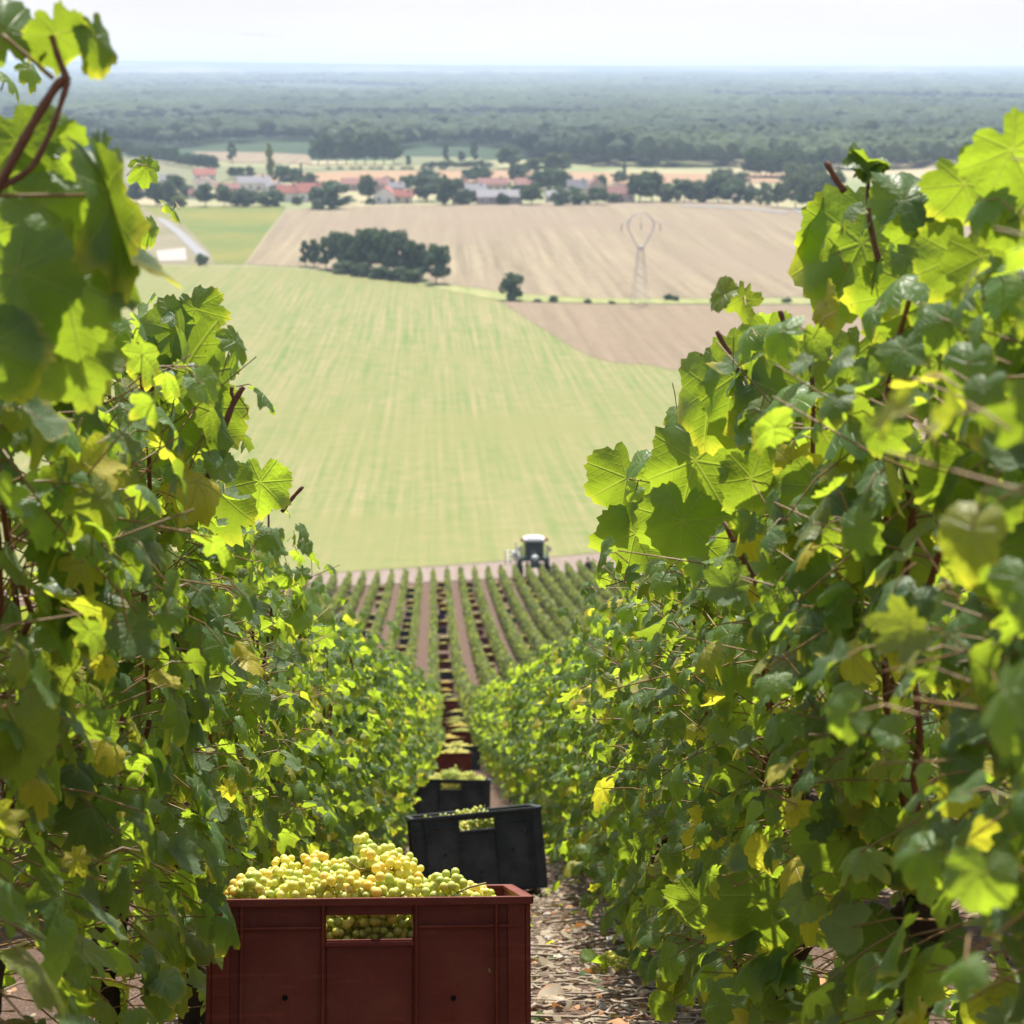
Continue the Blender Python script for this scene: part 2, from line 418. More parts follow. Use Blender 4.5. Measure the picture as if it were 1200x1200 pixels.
TOP = [(290, 312), (350, 315), (430, 325), (500, 335), (550, 345), (585, 353)]
CUR = [(620, 376), (660, 401), (690, 418), (720, 426), (760, 428), (800, 437), (860, 462), (960, 520)]
def endline(x, extra): return (x, row_end(x) + extra)
gl = [ground(u, v)[:2] for u, v in [(-260, 313), (100, 311)] + TOP + CUR + [(1300, 560)]]
sheet('green_field', None, M_GREEN, .10, 4, world=gl + [(95, row_end(30) + 22), endline(30, 17), endline(0, 13), endline(-30, 12), (-80, row_end(-30) + 12)])
sheet('chalk_track', None, M_TRACK, .06, 4, world=[(-80, row_end(-30) + 14), endline(-30, 14), endline(0, 15), endline(30, 20), (95, row_end(30) + 26),
      (95, row_end(30) - 1), endline(30, 1.2), endline(0, .6), endline(-30, .6), (-80, row_end(-30) - 1)])
sheet('stubble_field', [(335, 246), (450, 241), (600, 239), (700, 237), (790, 236), (880, 239), (935, 245), (1010, 256), (1200, 266), (1330, 348), (940, 348), (850, 350), (700, 350), (600, 344), (520, 333), (430, 322), (350, 313), (288, 310)], M_TAN, .12, 4)
sheet('stubble_field', [(587, 354), (700, 357), (850, 358), (950, 358), (1330, 356), (1400, 600)] + CUR[::-1], M_TAN2, .14, 4)
sheet('grass_verge', [(430, 322.5), (520, 333.5), (600, 344.5), (700, 350.5), (850, 350.5), (1330, 348.5), (1330, 355), (950, 357), (850, 357), (700, 356), (587, 353), (500, 336), (430, 325)], M_VERGE, .16, 3)
sheet('meadow', [(165, 242), (335, 243), (286, 310), (252, 310), (246, 296), (216, 264), (180, 252)], M_YGREEN, .12, 3)
sheet('dry_grass', [(-200, 243), (165, 242), (180, 252), (216, 264), (246, 296), (252, 310), (100, 310), (-260, 312)], M_SAND, .12, 3)
sheet('lane_road', [(182, 256), (190, 256), (212, 270), (246, 301), (232, 301), (205, 274)], M_ROAD, .24, 2)
sheet('gravel_patch', [(183, 295), (217, 291), (219, 306), (186, 307)], M_CHALK, .24, 2)
sheet('pale_meadow', [(-60, 186), (105, 178), (180, 188), (270, 196), (420, 197), (600, 199), (600, 197), (420, 201), (290, 205), (250, 217), (60, 222)], M_PALEG, .3, 2)
sheet('tilled_field', [(225, 178), (310, 179), (362, 182), (366, 193), (280, 191), (242, 187)], M_TAN, .3, 2)
sheet('tilled_strip', [(290, 206), (420, 201), (600, 200), (760, 204), (960, 204), (965, 214), (760, 216), (600, 214), (290, 214)], M_ORANGE, .35, 2)
sheet('tilled_field', [(465, 184), (560, 185), (585, 195), (460, 194)], M_PALEG, .3, 2)
sheet('lane_road', [(925, 246), (935, 246), (1010, 272), (1010, 279), (975, 268)], M_ROAD, .30, 2)
sheet('lane_road', [(800, 241.3), (880, 244.5), (925, 249.5), (920, 251), (880, 246), (800, 242.5)], M_ROAD, .30, 2)

# ------------------------------------------------------------------ leaf templates
def leaf_template(nper, rings, seed, fold, droop, wave, cut=0):
    rng = random.Random(seed)
    th = np.linspace(-math.pi, math.pi, nper, endpoint=False) + math.pi / nper
    dg = np.abs(np.degrees(th))
    kn = [0, 14, 27, 38, 52, 64, 78, 92, 106, 122, 138, 152, 165, 174, 180]
    kr = [1.0, .94, .84, .87, .93, .88, .79, .81, .82, .76, .72, .68, .62, .45, .18]
    kr = [v * (1 + rng.uniform(-.07, .07)) for v in kr]
    if cut:
        for i_ in (2, 6, 10): kr[i_] *= 1 - cut * rng.uniform(.6, 1.2)
    R = np.interp(dg, kn, kr)
    if nper >= 20:
        R = R * (1 + np.where(np.arange(nper) % 2 == 0, .05, -.035) * (dg < 165) * np.array([rng.uniform(.35, 1.5) for _ in range(nper)]))
        th = th + np.array([rng.uniform(-.3, .3) for _ in range(nper)]) * 2 * math.pi / nper
    R = R * (1 + .05 * np.sin(th * 2 + rng.uniform(0, 6)))
    pts = [np.zeros((1, 2))]
    for f in rings:
        rr = R if f == 1 else np.interp(dg, kn, kr)
        pts.append(np.stack([np.sin(th) * rr * f, np.cos(th) * rr * f], 1))
    P = np.concatenate(pts)
    r = np.linalg.norm(P, axis=1); an = np.arctan2(P[:, 0], P[:, 1])
    ph = rng.uniform(0, 6.28)
    z = fold * np.abs(P[:, 0]) - droop * r**2 - .16 * np.maximum(P[:, 1], 0)**2 + wave * np.sin(3 * an + ph) * r**2 + wave * .6 * np.sin(7 * an + ph * 2) * r**3
    z += .012 * np.cos(an * 360 / 50) * -r * (r < .95)
    V = np.column_stack([P, z])
    loops, starts = [], []
    for j in range(nper):
        starts.append(len(loops)); loops += [0, 1 + (j + 1) % nper, 1 + j]
    for k in range(len(rings) - 1):
        o0, o1 = 1 + k * nper, 1 + (k + 1) * nper
        for j in range(nper):
            j2 = (j + 1) % nper
            starts.append(len(loops)); loops += [o0 + j, o0 + j2, o1 + j2, o1 + j]
    # drop the face that bridges the petiole sinus
    return V, np.array(loops), np.array(starts), np.column_stack([P, np.zeros(len(P))])
def tset(nper, rings, cnt, s0, cut=0):
    r = random.Random(s0)
    return [leaf_template(nper, rings, s0 + i, r.uniform(-.45, .5), r.uniform(.05, .5), r.uniform(.08, .22), cut if i % 3 else 0) for i in range(cnt)]
T_HI = tset(56, (.25, .5, .75, 1), 9, 10, .12)
T_CUT = tset(40, (.4, .75, 1), 12, 150, .34)
T_MID = tset(26, (.55, 1), 9, 40, .30)
T_LOW = tset(10, (1,), 5, 70)

def place_leaves(geo, temps, pos, nor, tip, size, lr, rng, mat=0):
    pos, nor, tip, size, lr = map(np.asarray, (pos, nor, tip, size, lr))
    nor = nor / (np.linalg.norm(nor, axis=1)[:, None] + 1e-9)
    tip = tip - (tip * nor).sum(1)[:, None] * nor
    tip /= np.linalg.norm(tip, axis=1)[:, None] + 1e-9
    sx = np.cross(tip, nor)
    which = rng.integers(0, len(temps), len(pos))
    for k, (V, L, S, UV) in enumerate(temps):
        ix = np.nonzero(which == k)[0]
        if len(ix) == 0: continue
        B = np.stack([sx[ix], tip[ix], nor[ix]], 1)                   # (n,3,3) rows are axes
        W = np.einsum('vk,nkc->nvc', V, B) * size[ix][:, None, None] + pos[ix][:, None, :]
        nV = len(V); n = len(ix)
        lo = (L[None, :] + (np.arange(n) * nV)[:, None]).ravel()
        st = (S[None, :] + (np.arange(n) * len(L))[:, None]).ravel()
        geo.add_raw(W.reshape(-1, 3), lo, st, {'lr': np.repeat(lr[ix], nV), 'luv': np.tile(UV, (n, 1))}, mat)

# ------------------------------------------------------------------ grapevines
def make_vine(seed, lod, side, slope):
    """one vine. side: +1/-1 = which way the path lies (x). Built sheared to the slope."""
    rng = np.random.default_rng(seed)
    temps = (T_CUT, T_MID, T_LOW)[lod]
    root = empty('grapevine', (0, 0, 0))
    shear = lambda P: np.column_stack([P[:, 0], P[:, 1], P[:, 2] - slope * P[:, 1]])
    # trunk
    tp = np.array([[0, 0, -.12], [.02, .01, .08], [-.02, .03, .20], [.015, .0, .32], [.0, -.03, .42], [-.01, -.08, .47]]) + rng.normal(0, .012, (6, 3)) * [1, 1, .2]
    tq = np.linspace(0, 5, 21 if lod < 2 else 6); tpp = np.column_stack([np.interp(tq, np.arange(6), tp[:, d]) for d in range(3)]) + rng.normal(0, .004, (len(tq), 3))
    g = Geo(); g.tube(tpp, np.interp(tq, np.arange(6), [.040, .032, .026, .027, .034, .020]) * rng.uniform(.82, 1.2, len(tq)), 11 if lod < 2 else 5)
    g.V[-1] = g.V[-1] + rng.normal(0, .0035, g.V[-1].shape)
    g.tube([tp[4], tp[4] + [.02, .14, .05], tp[4] + [.01, .34, .10]], [.022, .016, .010], 6 if lod < 2 else 4)
    me = g.mesh('trunk'); link('trunk', me, M_TRUNK, root)
    leaves = []; sides = []
    nc = 7 if lod < 2 else 4
    for c in range(nc):
        y0 = -.10 + .45 * c / (nc - 1) + rng.normal(0, .03)
        s = np.array([rng.normal(0, .02), y0, .47 + .1 * abs(y0)])
        top = np.array([rng.normal(0, .07), (c - (nc - 1) / 2) * 1.02 / (nc - 1) + rng.normal(0, .07), rng.uniform(1.16, 1.36)])
        if c < 2 and lod < 2:                                          # drooping outer shoot toward the path
            top = np.array([side * rng.uniform(.06, .16), top[1], rng.uniform(.7, 1.1)])
        k = 12; tt = np.linspace(0, 1, k)[:, None]
        P = s + (top - s) * tt + np.array([side * .05, 0, 0]) * np.sin(tt * math.pi) + np.cumsum(rng.normal(0, .007, (k, 3)), 0)
        g = Geo(); g.tube(shear(P), np.linspace(.0058, .0032, k), 6 if lod == 0 else 4)
        link('cane', g.mesh('cane'), M_CANE, root)
        L = np.linalg.norm(top - s); nn = int(L / (.045 if lod < 2 else .085))
        stub = rng.random() < .45
        for i in range(nn):
            f = (i + .5) / nn * (.93 if stub else 1.0)
            q = np.array([np.interp(f * (k - 1), np.arange(k), P[:, d]) for d in range(3)])
            sd = side if rng.random() < .74 else -side
            out = np.array([sd * rng.uniform(.4, 1), rng.normal(0, .5), rng.uniform(0, .7)])
            out /= np.linalg.norm(out)
            pl = rng.uniform(.04, .10)
            e = q + out * pl
            leaves.append((q, e, sd, rng.uniform(.040, .068) * (1.12 - .5 * abs(f - .85)), 1))
            if rng.random() < (.95 if lod < 2 else .6):                 # lateral shoot
                m = rng.integers(2, 5) if lod < 2 else 2
                ld = np.array([sd * rng.uniform(.3, 1), rng.normal(0, .6), rng.normal(.1, .4)]); ld /= np.linalg.norm(ld)
                for j in range(m):
                    b0 = q + ld * (.05 + .055 * j) + rng.normal(0, .012, 3)
                    o2 = np.array([sd * rng.uniform(0, 1), rng.normal(0, .7), rng.normal(.1, .5)]); o2 /= np.linalg.norm(o2)
                    leaves.append((b0, b0 + o2 * rng.uniform(.03, .06), sd, rng.uniform(.022, .042), 0))
                if lod == 0 and q[2] < 1.1: sides.append((shear(np.array([q, q + ld * (.03 + .02 * m) + rng.normal(0, .008, 3), q + ld * (.05 + .05 * m)])), [.0016, .0013, .001]))
    # low leaves round the head and suckers
    for i in range(125 if lod < 2 else 40):
        q = np.array([rng.normal(0, .05), rng.uniform(-.55, .55), rng.uniform(.12, .62)])
        sd = side if rng.random() < .65 else -side
        e = q + np.array([sd * rng.uniform(.04, .16), rng.normal(0, .05), rng.uniform(-.10, .06)])
        leaves.append((q, e, sd, rng.uniform(.034, .062), 1))
    for i_, l in enumerate(leaves):                                    # leaf wall shaped to catch sun: pushed out below, drawn in at the top
        dx_ = l[2] * ((.03 if l[1][2] < .5 else .05) * (1.0 - l[1][2]) if l[1][2] < 1.0 else .10 * (1.0 - l[1][2]))
        l = leaves[i_] = (l[0] + [dx_ * .6, 0, 0], l[1] + [dx_, 0, 0], *l[2:])
        over = max(0, l[1][2] - 1.36)
        if over: leaves[i_] = (l[0] - [0, 0, min(over, max(0, l[0][2] - 1.3))], l[1] - [0, 0, over], *l[2:])
    n = len(leaves)
    q = shear(np.array([l[0] for l in leaves])); e = shear(np.array([l[1] for l in leaves]))
    sd = np.array([l[2] for l in leaves]); sz = np.array([l[3] for l in leaves]) * (1.3 if lod == 2 else 1.0)
    big = np.array([l[4] for l in leaves])
    nor = np.column_stack([sd * rng.uniform(.25, 1.0, n), rng.normal(-.12, .45, n), rng.uniform(.05, 1.0, n)])
    flip = rng.random(n) < .10
    nor[flip] *= -1
    tip = np.column_stack([sd * rng.uniform(-.1, .7, n), rng.normal(0, .55, n), rng.uniform(-1.1, -.2, n)])
    lr = np.clip(rng.random(n)**1.0 * .86, 0, 1)
    yel = rng.random(n) < .08; lr[yel] = rng.uniform(.86, 1, yel.sum())
    geo = Geo()
    place_leaves(geo, temps, e, nor, tip, sz, lr, rng)
    if lod < 2:
        for i in range(n):
            if big[i] or lod == 0: geo.tube(np.array([q[i], (q[i] + e[i]) / 2 + [0, 0, .008], e[i]]), [.0015, .0012, .0011] if big[i] else [.001, .001, .0008], 4 if lod == 0 else 3, cap=False, mat=1)
        for P_, R_ in sides: geo.tube(P_, R_, 4, mat=1)
    link('foliage', geo.mesh('foliage'), [M_LEAF, M_PETIOLE], root)
    return root

SLOPES = lambda y: float(H(0, y - .5) - H(0, y + .5))
vine_pool = {}
def vines(k, side, name, ystart):
    y = ystart; i = 0
    while y < 39.5:
        lod = 0 if y < 6.6 else (1 if y < 15 else 2)
        nvar = (5, 4, 4)[lod]
        key = (lod, side, i % nvar, )
        if key not in vine_pool:
            r = make_vine(100 + hash((lod, side > 0, i % nvar)) % 9973, lod, side, .335 if lod < 2 else .305)
            vine_pool[key] = r
        else:
            r = copy_tree(vine_pool[key])
        jit = random.Random(i * 7 + k * 31)
        x = float(rowx(k, y)) + jit.uniform(-.02, .02)
        r.location = (x, y, float(H(x, y)))
        s = jit.uniform(.95, 1.05); r.scale = (s, 1, s * (.96 if i == 0 else 1.12 if k == -1 and i < 3 else 1.05 if i < 5 else 1))
        pos = 'nearest the viewpoint' if i == 0 else f'{ordw(i)} of its row going downhill'
        tag(r, f'leafy grapevine in the row {name} of the crate path, {pos}', 'grapevine', f'grapevines of the row {name} of the path')
        y += 1.0; i += 1
vines(-1, +1, 'left', 1.75)
vines(0, -1, 'right', 1.75)

# rows that read as hedges: further down the slope and on either side
def vine_row(k, y0, label):
    rng = np.random.default_rng(500 + k)
    xe = float(rowx(k, 178)); y1 = row_end(xe)
    geo = Geo(); 
    P = []; S = []
    for (a, b, dens, size) in ((y0, min(40, y1), 210, .085), (max(40, y0), 75, 170, .085), (max(75, y0), 120, 140, .095), (120, y1, 110, .105)):
        if b <= a: continue
        n = int((b - a) * dens)
        y = rng.uniform(a, b, n); h = rng.beta(1.6, 1.25, n) * 1.12 + .18
        wd = .085 + .02 * np.sin(y * 1.7 + k) + .015 * np.sin(y * 4.1)
        x = rowx(k, y) + np.clip(rng.normal(0, 1, n), -1.7, 1.7) * wd * np.where(h > 1.15, .6, 1)
        h = h + .05 * np.sin(y * .9 + k) + .04 * np.sin(y * 2.3 + 2 * k)
        P.append(np.column_stack([x, y, H(x, y) + h])); S.append(np.full(n, size) * rng.uniform(.75, 1.25, n))
    P = np.concatenate(P); S = np.concatenate(S); n = len(P)
    sd = np.sign(P[:, 0] - rowx(k, P[:, 1]))
    nor = np.column_stack([sd * rng.uniform(.1, 1, n), rng.normal(-.1, .5, n), rng.uniform(.1, 1, n)])
    tip = np.column_stack([sd * rng.uniform(0, .7, n), rng.normal(0, .6, n), rng.uniform(-1, -.2, n)])
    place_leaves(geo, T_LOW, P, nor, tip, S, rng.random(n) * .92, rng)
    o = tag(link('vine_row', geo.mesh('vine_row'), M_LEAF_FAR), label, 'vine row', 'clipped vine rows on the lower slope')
    g = Geo()
    for y in np.arange(max(y0, 40), y1, 5.0):
        x = float(rowx(k, y)); z = float(H(x, y)); g.tube([(x, y, z - .1), (x + .01, y, z + .5)], [.035, .028], 5)
    link('trunk', g.mesh('trunk'), M_TRUNK, o)
for k in range(0, 13):
    vine_row(k, 39.6 if k == 0 else (1.0 if k == 1 else 8.0 if k < 4 else 34), 'clipped vine row carrying on downhill from the vines right of the path' if k == 0 else f'clipped green vine row, {ordw(k)} to the right of the crate path' if k == 0 else f'clipped green vine row, {ordw(k)} counted rightwards from the crate path')
for k in range(-1, -11, -1):
    j = -k - 1
    vine_row(k, 39.4 if j == 0 else (1.0 if j == 1 else 8.0 if j < 4 else 34), 'clipped vine row carrying on downhill from the vines left of the path' if j == 0 else f'clipped green vine row, {ordw(j)} counted leftwards from the crate path')

# ------------------------------------------------------------------ hero shoots close to the camera
def hero_leaf(geo, uj, ut, z, zt=None, face=(0, 0), lr=.3, t=0, width=1.0, rng=np.random.default_rng(3)):
    """leaf whose petiole junction and tip stand at the given places; face tilts its normal (right, up) away from the viewer"""
    if lr < .8: lr = (math.floor(lr * 7.31) + .42 * ((lr * 7.31) % 1)) / 7.31
    a = at(*uj, z); b = at(*ut, zt if zt else z)
    tip = b - a; size = np.linalg.norm(tip)
    nor = -_Fw + _Rt * face[0] + _Up * face[1]
    V, L, S, UV = T_HI[t % len(T_HI)]
    nor = nor / np.linalg.norm(nor); tp = tip / size
    nor = nor - (nor @ tp) * tp; nor /= np.linalg.norm(nor)
    sx = np.cross(tp, nor)
    W = (V[:, :1] * width * sx + V[:, 1:2] * tp + V[:, 2:] * nor) * size + a
    geo.add_raw(W, L, S, {'lr': np.full(len(V), lr), 'luv': UV})
def hero_cane(lst, px, z, r0, r1, n=7):
    P = np.array([at(u, v, zz) for (u, v), zz in zip(px, z if hasattr(z, '__len__') else [z] * len(px))])
    k = len(P); tt = np.linspace(0, k - 1, (k - 1) * 4 + 1)
    Q = np.column_stack([np.interp(tt, np.arange(k), P[:, d]) for d in range(3)])
    Q[1:-1] = (Q[:-2] + 2 * Q[1:-1] + Q[2:]) / 4
    geo = Geo(); geo.tube(Q, np.linspace(r0, r1, len(Q)) * (1 + .12 * np.sin(np.arange(len(Q)) * 2.1)), n)
    lst.append(geo)
def near_vine(side, y): 
    best = min((o for o in bpy.data.objects if o.name.startswith('grapevine') and (o.location.x > 0) == (side > 0)), key=lambda o: abs(o.location.y - y))
    return best
def attach(name, geo, mat, vine):
    if isinstance(geo, list):
        for q in geo: attach(name, q, mat, vine)
        return
    o = link(name, geo.mesh(name), mat); o.parent = vine
    s = vine.scale
    o.matrix_parent_inverse = (Matrix.Translation(vine.location) @ Matrix.Diagonal((s[0], s[1], s[2], 1))).inverted()
    return o
# left shoot standing above the row
g, c, p = Geo(), [], []; Z = 2.05
hero_cane(c, [(-30, 262), (2, 212), (38, 145), (66, 100), (80, 88)], Z, .0052, .0046)
hero_cane(c, [(78, 92), (66, 62), (60, 40)], Z, .0036, .0026)
hero_cane(c, [(80, 95), (62, 150), (38, 198), (-8, 226)], Z, .0030, .0034)
hero_cane(p, [(-5, 229), (60, 229), (128, 228)], [Z, Z, Z - .02], .0022, .0018)
hero_cane(p, [(62, 92), (28, 62), (2, 40)], Z, .0022, .0016)
hero_leaf(g, (4, 38), (-14, -18), Z, face=(.3, .2), lr=.2, t=1)
hero_leaf(g, (66, 40), (80, 92), Z, Z + .04, (.3, -.3), .14, 2, .72)
hero_leaf(g, (48, 46), (46, 84), Z + .03, face=(-.6, .1), lr=.28, t=4, width=.7)
hero_leaf(g, (113, 42), (126, 86), Z, face=(.9, .1), lr=.15, t=3, width=.75)
hero_leaf(g, (128, 226), (170, 342), Z - .02, Z - .03, (2.6, .2), .28, 5, .62)
hero_leaf(g, (130, 228), (164, 350), Z - .015, Z - .025, (-3.2, .1), .14, 6, .36)
hero_leaf(g, (45, 160), (88, 205), Z + .05, face=(-.2, .4), lr=.66, t=0, width=.85)
hero_leaf(g, (20, 165), (40, 225), Z + .04, face=(.1, -.2), lr=.55, t=7)
hero_leaf(g, (48, 240), (112, 270), Z + .02, face=(.2, .5), lr=.40, t=8, width=.9)
hero_leaf(g, (30, 262), (55, 320), Z + .05, face=(.2, .3), lr=.12, t=1, width=.8)
hero_leaf(g, (20, 318), (52, 400), Z - .08, face=(.1, .35), lr=.67, t=2, width=1.0)
hero_leaf(g, (70, 320), (102, 410), Z - .05, face=(.4, .3), lr=.53, t=3)
hero_leaf(g, (110, 332), (165, 352), Z + .1, face=(.2, 1.3), lr=.2, t=4, width=.7)
hero_leaf(g, (-8, 405), (30, 470), Z - .1, face=(.2, .1), lr=.62, t=6)
hero_leaf(g, (85, 410), (110, 480), Z, face=(.2, .1), lr=.1, t=7, width=.9)
vl = near_vine(-1, 1.95)
attach('upright_shoot', c, M_CANE, vl); attach('leaf_stalk', p, M_PETIOLE, vl); attach('shoot_foliage', g, M_LEAF, vl)
# left: sprout and bare brown stub further on
g, c, p = Geo(), [], []; Z = 3.5
hero_cane(c, [(168, 470), (190, 440), (212, 405), (215, 380)], Z, .0036, .002)
hero_cane(c, [(244, 560), (256, 520), (272, 474), (285, 453)], Z, .0058, .0050)
hero_cane(c, [(275, 470), (271, 460), (272, 453)], Z, .0034, .0030)
hero_cane(p, [(281, 466), (292, 482), (284, 490)], Z, .0012, .0009, 5)
hero_cane(c, [(330, 600), (343, 583), (355, 570)], 4.6, .0045, .0042)
hero_leaf(g, (205, 372), (190, 365), Z, face=(.1, 1.2), lr=.1, t=0, width=1.3)
hero_leaf(g, (205, 388), (160, 415), Z, face=(.2, .5), lr=.05, t=5, width=1.1)
hero_leaf(g, (228, 362), (243, 400), Z, face=(-.3, .2), lr=.30, t=1)
hero_leaf(g, (222, 404), (250, 436), Z + .03, face=(-.2, .3), lr=.5, t=2)
hero_leaf(g, (180, 420), (165, 455), Z, face=(.3, .3), lr=.45, t=3)
hero_leaf(g, (212, 440), (200, 555), Z - .05, face=(1.6, .2), lr=.35, t=4, width=.55)
hero_leaf(g, (240, 478), (230, 540), Z + .02, face=(.2, .2), lr=.74, t=6)
hero_leaf(g, (305, 565), (300, 612), 4.0, face=(.2, .3), lr=.80, t=7)
hero_leaf(g, (255, 575), (258, 640), 3.8, face=(-.3, .3), lr=.42, t=8)
vl = near_vine(-1, 3.1)
attach('upright_shoot', c, M_CANE, vl); attach('leaf_stalk', p, M_PETIOLE, vl); attach('shoot_foliage', g, M_LEAF, vl)
# right: big leaves on the flank and shoots at the top
g, c, p = Geo(), [], []
hero_cane(c, [(1045, 345), (1028, 300), (1018, 255), (1017, 205)], 2.75, .0048, .0030)
hero_cane(c, [(990, 225), (978, 208), (968, 190)], 2.75, .0046, .0040)
hero_cane(c, [(868, 436), (852, 410), (840, 388)], 3.3, .0046, .0040)
hero_cane(c, [(926, 395), (919, 380), (914, 364)], 3.1, .0044, .0040)
hero_cane(c, [(905, 712), (885, 680), (865, 645), (848, 612)], 3.2, .0046, .0036)
hero_cane(c, [(1075, 640), (1062, 560), (1050, 500)], 2.6, .0040, .0036)
for du, dv, t in ((-16, -10, 0), (16, -8, 1), (2, -16, 2), (10, 8, 3), (-10, 6, 4)):
    hero_leaf(g, (1017, 190), (1017 + du, 190 + dv), 2.75, 2.72, (.1, .9), .2, t)
for (a, b, z, fc, lr, t, wd) in [
    ((943, 476), (912, 580), 3.15, (-.1, .25), .28, 0, 1.0), ((836, 455), (815, 532), 3.35, (-.3, .3), .62, 1, .9),
    ((862, 440), (838, 520), 3.3, (-1.0, .2), .10, 2, .75), ((902, 395), (910, 440), 3.2, (-.2, .3), .70, 3, 1.0),
    ((990, 275), (960, 335), 2.9, (-.2, .2), .60, 4, .95), ((1010, 285), (955, 385), 2.85, (-.5, .3), .12, 5, .95),
    ((1080, 265), (1068, 320), 2.65, (-.4, .6), .08, 6, 1.0), ((1055, 345), (1020, 405), 2.75, (-.1, .2), .76, 7, 1.0),
    ((1095, 340), (1075, 430), 2.6, (.2, .3), .16, 8, 1.0), ((1060, 235), (1078, 190), 2.65, (-.3, .1), .64, 0, 1.0),
    ((1130, 215), (1150, 270), 2.4, (-.3, .3), .45, 1, 1.0), ((1185, 175), (1215, 230), 2.2, (-.3, .1), .66, 2, 1.2),
    ((1125, 300), (1105, 365), 2.45, (-.2, .3), .3, 2, 1.0), ((1160, 375), (1150, 450), 2.3, (-.1, .4), .45, 4, 1.0), ((1100, 425), (1085, 490), 2.5, (-.3, .3), .16, 6, 1.0), ((1175, 455), (1190, 530), 2.2, (-.1, .2), .72, 7, 1.0), ((1150, 300), (1180, 350), 2.35, (.1, .3), .55, 0, 1.0), ((1120, 500), (1100, 550), 2.5, (-.2, .5), .05, 1, 1.0), ((1060, 440), (1040, 500), 2.7, (-.2, .3), .34, 3, 1.0), ((815, 540), (790, 612), 3.6, (-.2, .35), .50, 3, 1.0), ((735, 560), (722, 618), 4.2, (-.5, .2), .58, 4, .9),
    ((770, 560), (765, 592), 3.9, (-.2, .2), .72, 5, 1.0), ((800, 610), (795, 675), 3.6, (-.2, .4), .66, 6, 1.0),
    ((745, 625), (728, 680), 4.2, (-.3, .3), .10, 7, 1.0), ((880, 560), (890, 612), 3.1, (.1, .2), .74, 8, 1.0),
    ((960, 570), (965, 622), 2.9, (-.1, .3), .05, 0, 1.1), ((1000, 420), (985, 475), 2.9, (-.4, .6), .05, 1, 1.0),
    ((945, 685), (955, 745), 2.95, (-.3, .5), .07, 2, 1.1), ((1045, 640), (1060, 715), 2.6, (.1, .2), .84, 3, 1.0),
    ((1135, 560), (1120, 630), 2.3, (-.2, .4), .60, 4, 1.0), ((1170, 640), (1165, 720), 2.1, (-.3, .3), .12, 5, 1.0),
    ((990, 770), (960, 800), 2.8, (-.3, .8), .10, 6, 1.2), ((900, 1050), (912, 1130), 3.4, (-.3, .5), .15, 7, 1.1),
    ((940, 1050), (915, 1110), 3.3, (-.2, .5), .56, 8, 1.0), ((1060, 1110), (1075, 1190), 2.9, (-.1, .4), .70, 0, 1.1),
    ((820, 1060), (835, 1110), 3.8, (-.5, .4), .10, 1, 1.1), ((1000, 980), (1030, 1060), 2.9, (-.3, .5), .08, 2, 1.0)]:
    hero_leaf(g, a, b, z, z + .02, fc, lr, t, wd)
vr = near_vine(1, 3.1)
attach('upright_shoot', c, M_CANE, vr); attach('shoot_foliage', g, M_LEAF, vr)

# ------------------------------------------------------------------ trellis
M_WIRE = simple('galvanised_wire', (.30, .30, .30), .45, .5, .1, 5, .8)
M_STAKE = simple('weathered_stake', (.12, .11, .10), .7, .3, .3, 8, .2)
for k, nm in ((-1, 'left'), (0, 'right')):
    for hgt, wd in ((.56, 'lower'), (1.0, 'upper')):
        ys = np.arange(.4, 39, .6); xs = rowx(k, ys)
        g = Geo(); g.tube(np.column_stack([xs, ys, H(xs, ys) + hgt]), .0013, 4)
        tag(link('trellis_wire', g.mesh('trellis_wire'), M_WIRE), f'thin {wd} trellis wire strung through the vines {nm} of the path', 'wire', 'trellis wires')

